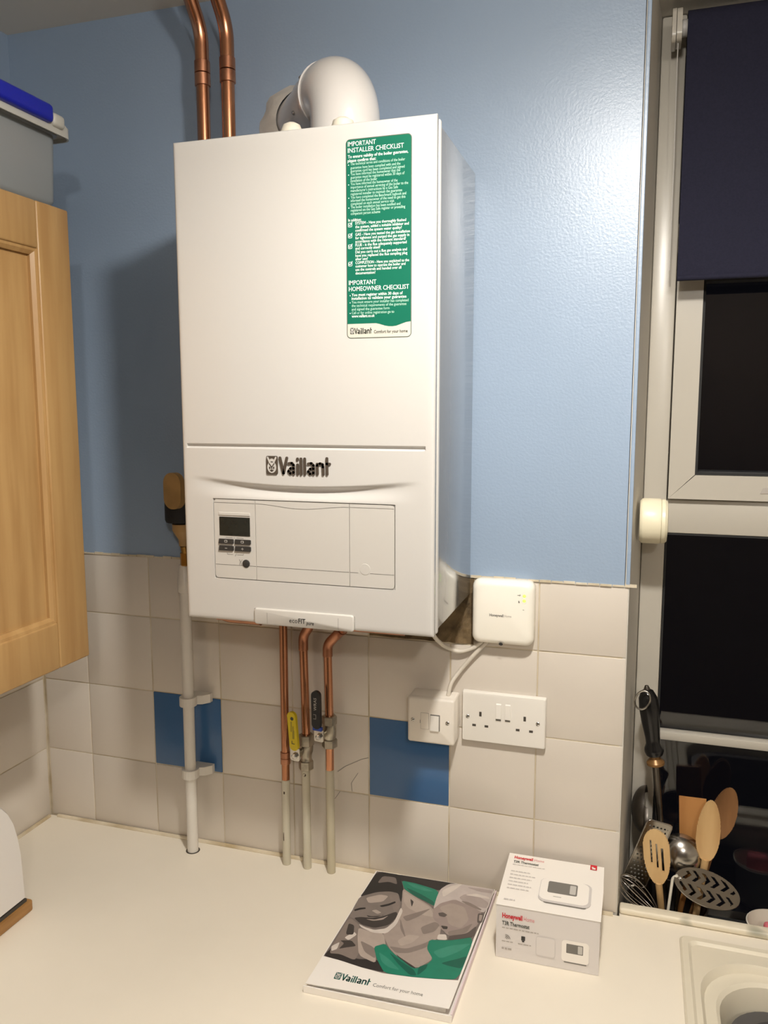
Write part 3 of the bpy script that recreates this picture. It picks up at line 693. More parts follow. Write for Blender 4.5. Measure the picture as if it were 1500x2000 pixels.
chips(t, ax, ay, ((1.056, .0005, .0018, .004), (1.035, .006, .001, .002), (.967, -.002, .0012, .012)))
bx, by = .4930, -.0262
t = low_pipe('copper gas pipe with the yellow lever valve, painted cream below', bx, by,
             [('copper_tube', 'copper', [(bx+.0012, by, 1.1745), (bx, by, 1.25), (bx-.002, by, 1.342)], .0076),
              ('painted_tube', 'pipe_paint', [(bx, by, WT+.0002), (bx-.0006, by, 1.1065)], .0078),
              ('elbow_tube', 'copper_dull', bend([(bx-.002, by, 1.335), (bx-.002, by, 1.362), (bx+.016, by-.01, 1.384), (bx+.02, by-.02, 1.4535)], .014), .0088)])
MB().lathe([(.0098, 0), (.0108, .003), (.0098, .006), (.0098, .012), (.0122, .02), (.0128, .028), (.0122, .036), (.0098, .044), (.0098, .05)], (bx+.0012, by, 1.1215), Z, 24).build('valve_body', 'brass_dull', t, smooth=35)
nut(t, bx+.0015, by, 1.1535, 1.1745, .0142); nut(t, bx, by, 1.1065, 1.1240, .0138)
MB().lathe([(.0072, 0), (.0072, .012)], (bx-.008, by-.010, 1.1415), Vector((-.2, -.98, 0)), 16).build('valve_stem', 'brass_dull', t, smooth=40)
sv = Vector((-.14, -.99, 0)).normalized(); su = Vector((.99, -.14, 0)).normalized(); so = Vector((bx-.0105, by-.0225, 1.1415))
MB().prism(rrect(-.0105, .0095, -.010, .016, .004, 4), so, su, Z, sv, .0025).build('lever_plate', 'chrome', t)
MB().lathe([(.0056, 0), (.0056, .0045), (.0035, .006), (0, .006)], so+sv*.0025, sv, 6).build('lever_nut', 'chrome', t)
hm = MB().prism([(p[0]+.001-(p[1]-.014)*.08, p[1]) for p in rrect(-.0088, .0088, .0115, .084, .0085, 6)], so+sv*.001, su, Z, sv, .0065); hd = hm.build('lever_handle', 'yellow_plastic', t)
mb = MB(); O = so+sv*.0077+su*.007
mb.prism([(p[0]-.0062-.064*.08, p[1]+.0) for p in ell(.002, .072, .0034, .0034, 14)], O, su, Z, sv, .0002)
mb.prism([(-.0115, .047), (-.0105, .047), (-.0105, .0665), (-.0115, .0665)], O, su, Z, sv, .0002)
mb.prism([(-.0078, .034), (-.0068, .034), (-.0068, .058), (-.0078, .058)], O, su, Z, sv, .0002); mb.prism([(-.0055, .034), (-.005, .034), (-.005, .05), (-.0055, .05)], O, su, Z, sv, .0002)
mb.prism([(-.0105, .024), (-.004, .024), (-.004, .0252), (-.0105, .0252)], O, su, Z, sv, .0002); mb.prism([(-.0105, .024), (-.0093, .024), (-.0093, .03), (-.0105, .03)], O, su, Z, sv, .0002)
mb.build('print_mark', 'ink_dark', hd)
chips(t, bx-.0005, by, ((1.098, 0, .004, .004),))
cx_, cy2 = .5418, -.0268
t = low_pipe('copper water pipe with the black lever valve, painted cream below', cx_, cy2,
             [('copper_tube', 'copper', [(cx_-.001, cy2, 1.1125), (cx_-.001, cy2, 1.158)], .0076), ('copper_tube', 'copper', [(cx_-.001, cy2, 1.2165), (cx_-.003, cy2, 1.334)], .0076),
              ('painted_tube', 'pipe_paint', [(cx_, cy2, WT+.0002), (cx_-.001, cy2, 1.1123)], .0078),
              ('elbow_tube', 'copper_dull', bend([(cx_-.003, cy2, 1.328), (cx_-.003, cy2, 1.350), (cx_+.022, cy2-.006, 1.376), (cx_+.034, cy2-.02, 1.385)], .016), .0088),
              ('copper_tube', 'copper', bend([(cx_+.034, cy2-.02, 1.385), (cx_+.06, cy2-.05, 1.41), (cx_+.06, cy2-.05, 1.4535)], .015), .0076)])
MB().lathe([(.0098, 0), (.0122, .012), (.0126, .02), (.0122, .03), (.0098, .042)], (cx_-.001, cy2, 1.166), Z, 24).build('valve_body', 'brass_dull', t, smooth=35)
nut(t, cx_-.001, cy2, 1.1995, 1.2165, .0140); nut(t, cx_-.001, cy2, 1.1560, 1.1725, .0142)
so = Vector((cx_-.0115, cy2-.0215, 1.184))
MB().lathe([(.0072, 0), (.0072, .011)], (cx_-.009, cy2-.010, 1.184), sv, 16).build('valve_stem', 'brass_dull', t, smooth=40)
MB().prism(rrect(-.0105, .0085, -.010, .0135, .003, 4), so, su, Z, sv, .0025).build('lever_plate', 'chrome', t)
MB().lathe([(.0056, 0), (.0056, .0045), (.0035, .006), (0, .006)], so+sv*.0025, sv, 6).build('lever_nut', 'chrome', t)
MB().prism([(-.0105, .012), (.007, .012), (.007, .0185), (-.0105, .0185)], so+sv*.0012, su, Z, sv, .0060).build('lever_band', 'blue_plastic', t)
hd = MB().prism([(p[0]-.004-max(0, .03-p[1])*-.1, p[1]) for p in rrect(-.0088, .0088, .0152, .086, .0085, 6)], so+sv*.001, su, Z, sv, .0068).build('lever_handle', 'black_plastic', t)
mb = MB(); text_geo(mb, 'WRAS', so+sv*.0079+su*-.0018+Z*.050, Z, -su, sv, .0082, .0235, lift=.0001)
mb.prism([(-.0085, .034), (-.0035, .034), (-.0035, .0345), (-.0085, .0345)], so+sv*.0078, su, Z, sv, .0002); mb.prism([(-.0085, .042), (-.0035, .042), (-.0035, .0425), (-.0085, .0425)], so+sv*.0078, su, Z, sv, .0002)
mb.prism([(-.0035, .034), (-.003, .034), (-.003, .0425), (-.0035, .0425)], so+sv*.0078, su, Z, sv, .0002)
mb.build('lettering', 'light_grey', hd)

# ------------------------------------------------------------------ white waste pipe, relief valve
wx, wy = .2555, -.0385
t = thing('waste_pipe', (wx, wy, WT), 'white plastic waste pipe clipped down the tiles to the worktop', 'pipe')
MB().tube([(wx-.001, wy, WT-.02), (wx, wy, 1.2), (wx+.0005, wy, 1.443)], .0107, 24).build('tube', 'waste_white', t, smooth=40)
MB().lathe([(.0125, 0), (.0135, .002), (.0135, .026), (.0125, .028), (.011, .045), (.009, .052)], (wx+.0005, wy, 1.4305), Z, 24).build('reducer', 'waste_white', t, smooth=35)
for zc in (1.2165, 1.0715):
    poly = [(.0165*math.cos(math.radians(a)), .0165*math.sin(math.radians(a))) for a in range(150, 391, 20)]
    c = MB().prism(poly+[(.024, .012), (.034, .024), (.034, -wy-.0055), (-.004, -wy-.0055), (-.013, .012)], (wx-.0004, wy, zc-.0085), X, Y, Z, .017)
    c.build('pipe_clip', 'waste_white', t)
vx, vy = .2595, -.050
t = thing('relief_valve', (vx, vy, 1.49), 'tan and black relief valve half hidden behind the left of the boiler', 'valve')
n_ = Vector((-.2, -.98, 0)).normalized()
MB().lathe([(.012, -.026), (.0265, -.025), (.0285, -.02), (.0285, .024), (.0255, .0275), (.010, .028)], (vx, vy, 1.5905), Z, 28).build('valve_body', 'foam_black', t, smooth=40)
mb = MB(); poly = [p for p in rrect(-.0205, .0205, -.034, .032, .0195, 8)]
mb.prism(poly, (vx+.008, vy-.024, 1.6270), Vector((.98, -.2, 0)), Z, n_, .012); mb.build('cap', 'valve_tan', t, smooth=40)
MB().lathe([(.008, 0), (.009, .012), (.0175, .026), (.0195, .030), (.0195, .0415)], (vx+.004, vy, 1.5205), Z, 24).build('outlet', 'valve_tan', t, smooth=40)
MB().tube([(vx+.004, vy, 1.5205), (vx+.004, vy+.004, 1.507)], .0065, 14).build('tail', 'gold_brass', t, smooth=40)
nut(t, vx+.003, vy+.006, 1.4825, 1.507, .0098, 'gold_brass')

# ------------------------------------------------------------------ receiver, fused spur, socket, cables
t = thing('wireless_receiver', (.8535, -.014, 1.3745), 'square white wireless thermostat receiver with green lights on the wall', 'receiver')
ra, rb_, rz0, rz1 = .8018, .9065, 1.3762, 1.4866
def rl(i, y, r=.013): return [(p[0], y, p[1]) for p in rrect(ra+i, rb_-i, rz0+i, rz1-i, r, 6)]
MB().loft([rl(.001, -.001), rl(0, -.003), rl(0, -.0165), rl(.0012, -.0215), rl(.0045, -.0258), rl(.010, -.0275, .01)]).build('housing', 'receiver_white', t, smooth=50)
RF = -.0276
mb = MB(); text_geo(mb, 'Honeywell', (.8328, RF, 1.4255), X, Z, -Y, .0062, .0235, bold=.03); mb.build('lettering', 'mid_grey', t)
mb = MB(); text_geo(mb, 'Home', (.8577, RF, 1.4255), X, Z, -Y, .0060, .0120); mb.build('lettering', 'print_grey', t)
for z in (1.4637, 1.4555): MB().lathe([(.0029, 0), (.0029, .0004), (.002, .0008), (0, .0008)], (.8905, RF+.0002, z), -Y, 16).build('indicator_light', 'led_green', t, smooth=40)
MB().prism(rrect(.8858, .8952, 1.4500, 1.4677, .0045), (0, RF+.0004, 0), X, Z, -Y, .0005).build('button', 'card_white', t)
mb = MB()
stroke(mb, [(.8795, 1.4645), (.8822, 1.4645)], .0008, (0, RF, 0), X, Z, -Y, .0002); mb.prism([(.8822, 1.4628), (.8842, 1.4645), (.8832, 1.4665)], (0, RF, 0), X, Z, -Y, .0002)
mb.prism([(.8815, 1.4558), (.8832, 1.4528), (.8822, 1.451), (.8804, 1.4528)], (0, RF, 0), X, Z, -Y, .0002); stroke(mb, [(.8885, 1.4402), (.8905, 1.44)], .0007, (0, RF, 0), X, Z, -Y, .0002)
mb.build('print_mark', 'mid_grey', t)
MB().lathe([(.0035, 0), (.0035, .0006)], (.8525, -.0262, 1.3782), Vector((0, -.6, -.4)), 14).build('screw_recess', 'dark_grey', t)

t = thing('fused_spur', (.735, -.025, 1.195), 'surface-mounted white fused spur switch half over the blue tile', 'switch')
fa, fb, fz0, fz1 = .6945, .7775, 1.1940, 1.2762
def fl(i, y, r=.004): return [(p[0], y, p[1]) for p in rrect(fa+i, fb-i, fz0+i, fz1-i, r, 4)]
MB().loft([fl(.0, -.0008), fl(.0, -.034), fl(.0008, -.035)]).build('back_box', 'socket_cream', t, smooth=40)
MB().loft([fl(.0, -.0352), fl(0, -.041), fl(.0012, -.0436), fl(.004, -.045)]).build('front_plate', 'socket_cream', t, smooth=50)
SF = -.0451; fx = lambda u: fa+u*(fb-fa); fz = lambda v: fz1-v*(fz1-fz0)
def deco(nm, m, u0, u1, v0, v1, parent, th=.0006, X0=fx, Z0=fz, y=SF, r=.0008):
    return MB().prism(rrect(X0(u0), X0(u1), Z0(v1), Z0(v0), r, 3), (0, y, 0), X, Z, -Y, th).build(nm, m, parent)
deco('fuse_carrier_gap', 'print_grey', .285, .465, .325, .685, t, .0002); deco('fuse_carrier', 'socket_cream', .292, .458, .333, .677, t, .0006)
deco('rocker_gap', 'mid_grey', .492, .70, .345, .70, t, .0002)
MB().prism([(0, fz(.69)), (.0035, fz(.69)), (.0012, fz(.37)), (0, fz(.37))], (fx(.5), SF, 0), -Y, Z, X, (fb-fa)*.18).build('rocker', 'socket_white', t)
MB().box(fx(.27), fx(.278), SF-.0004, SF, fz(.56), fz(.49)).build('fuse_notch', 'mid_grey', t)
def screw(x, z, y, t, a=.5):
    MB().lathe([(.0034, 0), (.0034, .0004), (.0026, .0010), (0, .0012)], (x, y, z), -Y, 18).build('screw', 'chrome', t, smooth=40)
    MB().box(-.0028, .0028, -.0003, 0, -.0004, .0004).build('screw_slot', 'dark_grey', t); o = bpy.data.objects[-1] if False else t.children[-1]
for u in (.115, .86): screw(fx(u), fz(.5), SF, t)
t2 = t
t = thing('double_socket', (.856, -.006, 1.195), 'white double plug socket with two rocker switches on the tiles', 'socket')
qa, qb, qz0, qz1 = .7843, .9290, 1.1943, 1.2838
def ql(i, y, r=.002): return [(p[0], y, p[1]) for p in rrect(qa+i, qb-i, qz0+i, qz1-i, r, 3)]
MB().loft([ql(.0, -.0009), ql(.0, -.0085), ql(.0012, -.0115), ql(.003, -.012)]).build('face_plate', 'socket_white', t, smooth=50)
QF = -.0121; qx = lambda u: qa+u*(qb-qa); qz = lambda v: qz1-v*(qz1-qz0)
for u in (.415, .525):
    MB().prism([(0, qz(.50)), (.0042, qz(.47)), (.0016, qz(.20)), (0, qz(.18))], (qx(u), QF+.0002, 0), -Y, Z, X, .0085).build('rocker', 'socket_white', t)
    MB().prism([(0, qz(.52)), (.0012, qz(.52)), (.0012, qz(.49)), (0, qz(.49))], (qx(u), QF+.0001, 0), -Y, Z, X, .0085).build('rocker_gap', 'mid_grey', t)
for u, v, w_, h_ in ((.225, .43, .0042, .0082), (.15, .665, .0064, .0040), (.30, .665, .0064, .0040), (.755, .43, .0042, .0082), (.675, .665, .0064, .0040), (.832, .665, .0064, .0040)):
    MB().box(qx(u)-w_/2, qx(u)+w_/2, QF-.0002, QF+.001, qz(v)-h_/2, qz(v)+h_/2).build('pin_slot', 'seam_dark', t)
# re-seat screws and their slots as real recessed heads
def screw2(x, z, y, t):
    MB().lathe([(.0034, 0), (.0034, .0005), (.0026, .0012), (0, .0013)], (x, y, z), -Y, 18).build('screw', 'chrome', t, smooth=40)
    MB().prism([(-.0026, -.0018), (.0022, .0026), (.0026, .0018), (-.0022, -.0026)], (x, y-.0013, z), X, Z, -Y, .0002).build('screw_slot', 'dark_grey', t)
for u in (.07, .91): screw2(qx(u), qz(.5), QF, t)
for ch in [c for c in t2.children if c.name.startswith('screw')]: bpy.data.objects.remove(ch)
for u in (.115, .86): screw2(fx(u), fz(.5), SF, t2)

def cable(pts, r, label):
    P = [Vector(p) for p in pts]; out = []
    for i in range(len(P)-1):
        p0, p1, p2, p3 = P[max(i-1, 0)], P[i], P[i+1], P[min(i+2, len(P)-1)]
        for k in range(8):
            q = k/8; out.append(.5*((2*p1)+(-p0+p2)*q+(2*p0-5*p1+4*p2-p3)*q*q+(-p0+3*p1-3*p2+p3)*q**3))
    out.append(P[-1])
    o = MB().tube(out, r, 12).build('cable', 'cable_white', None, smooth=50); return tag(o, label, 'cable', 'white cables at the receiver')
cable([(.742, -.09, 1.452), (.742, -.062, 1.40), (.7500, -.032, 1.372), (.7634, -.014, 1.3580), (.7805, -.010, 1.3540), (.8029, -.009, 1.3625), (.818, -.010, 1.3760)], .0036, 'white cable sagging from the boiler to the receiver')
cable([(.8265, -.010, 1.3760), (.818, -.009, 1.3660), (.7994, -.0085, 1.3444), (.7798, -.010, 1.3194), (.7665, -.018, 1.2990), (.7615, -.022, 1.2766)], .0036, 'white cable running from the receiver down to the fused spur')

# ------------------------------------------------------------------ wall cupboard, tub on top
CF, CY1, CZ0, CZ1 = .19, -.2352, 1.3594, 2.0831
cup = thing('wall_cupboard', (.03, -.54, CZ0), 'beech wall cupboard with a framed door, on the left wall', 'cupboard')
CY0 = CY1-.598
mb = MB(); mb.box(XL+.002, CF-.024, CY0, CY1-.0005, CZ0+.004, CZ1-.004); mb.build('carcass', 'carcass_side', cup)
door = thing('door', (CF-.01, CY1, CZ0), '', ''); del door['label']; del door['category']; par(door, cup)
def dbox(nm, y0, y1, z0, z1, x0=CF-.021, x1=CF, bev=.003, prof=None):
    return MB().box(x0, x1, y0, y1, z0, z1, bev, 3).build(nm, 'beech', door, smooth=40)
sw_ = .0725
dbox('stile', CY1-sw_, CY1-.0005, CZ0, CZ1); dbox('stile', CY0+.0005, CY0+sw_, CZ0, CZ1)
dbox('rail', CY0+sw_+.0002, CY1-sw_-.0002, CZ0, CZ0+.0755, x1=CF-.0006); dbox('rail', CY0+sw_+.0002, CY1-sw_-.0002, CZ1-.0705, CZ1, x1=CF-.0006)
py0, py1, pz0, pz1 = CY0+sw_, CY1-sw_, CZ0+.0755, CZ1-.0705
mb = MB()                                     # raised bead round the panel
for a, b in (((py0, pz0), (py1, pz0)), ((py1, pz0), (py1, pz1)), ((py1, pz1), (py0, pz1)), ((py0, pz1), (py0, pz0))):
    da = Vector((0, b[0]-a[0], b[1]-a[1])).normalized(); nn = Vector((0, -da.z, da.y))
    A, B = Vector((0, a[0], a[1])), Vector((0, b[0], b[1])); loops = []
    for p, k in ((A, 1), (B, -1)):
        loops.append([p+X*xx+nn*off+da*(off*k) for off, xx in ((.0, CF-.016), (0, CF-.0035), (.004, CF-.0042), (.0095, CF-.0085), (.0095, CF-.016))])
    mb.loft(loops)
mb.build('moulding', 'beech', door)
MB().box(CF-.019, CF-.0135, py0+.009, py1-.009, pz0+.009, pz1-.009).build('panel', 'beech', door)
MB().tube(bend([(CF-.001, CY0+.05, 1.44), (CF+.025, CY0+.05, 1.44), (CF+.025, CY0+.05, 1.54), (CF-.001, CY0+.05, 1.54)], .012), .005, 12).build('handle', 'chrome', door, smooth=40)
MB().box(CF-.0235, CF-.0214, CY0+.002, CY1-.012, CZ1-.03, CZ1-.0015).build('top_strip', 'carcass_side', cup)

t = thing('storage_tub', (.03, -.42, CZ1), 'translucent plastic storage tub with a blue handle on the cupboard', 'storage tub')
def tl(i, z, r=.02): return [(p[0], p[1], z) for p in rrect(-.085+i, .165-i, -.62+i, -.2085-i, r, 6)]
TZ = CZ1-.0038
MB().loft([tl(.030, TZ), tl(.024, TZ+.002), tl(.010, TZ+.016), tl(.007, TZ+.022), tl(.004, TZ+.122), tl(.0, TZ+.123), tl(0, TZ+.126)]).build('tub', 'tub_plastic', t, smooth=40)
MB().loft([tl(-.003, TZ+.1262), tl(-.010, TZ+.1262), tl(-.0105, TZ+.120), tl(-.0125, TZ+.120), tl(-.0125, TZ+.136), tl(-.007, TZ+.1445), tl(.004, TZ+.1445), tl(.01, TZ+.139)]).build('lid', 'tub_lid', t, smooth=40)
mb = MB(); mb.box(.168, .187, -.585, -.2505, TZ+.130, TZ+.1575, .007, 3); mb.build('handle', 'royal_blue', t, smooth=40)
mb = MB(); mb.box(.164, .184, -.2500, -.222, TZ+.1285, TZ+.149, .006, 3); mb.build('handle_clip', 'tub_lid', t, smooth=40)

# ------------------------------------------------------------------ bread bin on wooden base
t = thing('bread_bin', (0, -.46, WT), 'white rounded bread bin on a wooden base at the left edge', 'bread bin')
MB().box(-.095, .0895, -.64, -.2895, WT+.0004, WT+.0205, .003, 2).build('base_board', 'board_wood', t, smooth=40)
MB().box(-.085, .0845, -.63, -.298, WT+.0206, WT+.026).build('shadow_gap', 'seam_dark', t)
prof = [(-.3005, .9362), (-.3015, .96), (-.304, 1.02), (-.309, 1.055), (-.3165, 1.085), (-.3275, 1.108), (-.340, 1.1245), (-.356, 1.1345), (-.376, 1.140), (-.56, 1.140), (-.60, 1.13), (-.63, 1.10), (-.64, 1.05), (-.643, .9362)]
loops = []
cyc, czc = -.47, 1.03
for xx, k in ((-.09, .93), (-.086, .97), (-.078, 1), (.073, 1), (.081, .985), (.0855, .955)):
    loops.append([(xx, cyc+(p[0]-cyc)*(1 if k == 1 else k*.3+.7), max(.9362, czc+(p[1]-czc)*(1 if k == 1 else k))) for p in prof])
MB().loft(loops).build('body', 'bin_white', t, smooth=50)

# ------------------------------------------------------------------ folder and thermostat box on the worktop
fd = thing('document_folder', (.735, -.17, WT), 'white boiler brochure folder with a family photo cover, lying on the worktop', 'folder')
A_, B_, C_, D_ = Vector((.626, -.018, 0)), Vector((.8505, -.0115, 0)), Vector((.8405, -.3285, 0)), Vector((.6160, -.3345, 0))
def quad(z, i0=0, i1=0): return [Vector((p.x, p.y, z)) for p in (A_, B_, C_, D_)]
MB().loft([quad(WT+.0004), quad(WT+.0014)]).build('back_cover', 'card_white', fd)
ux = (C_-D_).normalized(); uy = (A_-D_).normalized()
MB().prism([(0, 0), ((C_-D_).length, 0), ((C_-D_).length, .0022), (0, .0022)], D_+Z*(WT+.0015), ux, uy, Z, .0092).build('front_flap', 'card_white', fd)
rl_ = (C_-B_).length; vdir = (B_-C_).normalized()
MB().prism([(0.0025, 0), (rl_, 0), (rl_, .0022), (0.0025, .0022)], C_+Z*(WT+.0015), vdir, -ux, Z, .0102).build('spine', 'spine_pink', fd)
MB().prism([(.004, .016), (.212, .016), (.212, .308), (.004, .308)], D_+Z*(WT+.0015), ux, uy, Z, .0085).build('booklet', 'paper_edge', fd)
KA, KB, KC, KD = (.6275, -.0195), (.8475, -.0125), (.8345, -.3185), (.6185, -.3315)
CZ_ = WT+.0138
MB().loft([[(p[0], p[1], CZ_-.0012) for p in (KA, KB, KC, KD)], [(p[0], p[1], CZ_) for p in (KA, KB, KC, KD)]]).build('front_cover', 'card_white', fd)
fc = [c for c in fd.children if c.name.startswith('front_cover')][0]
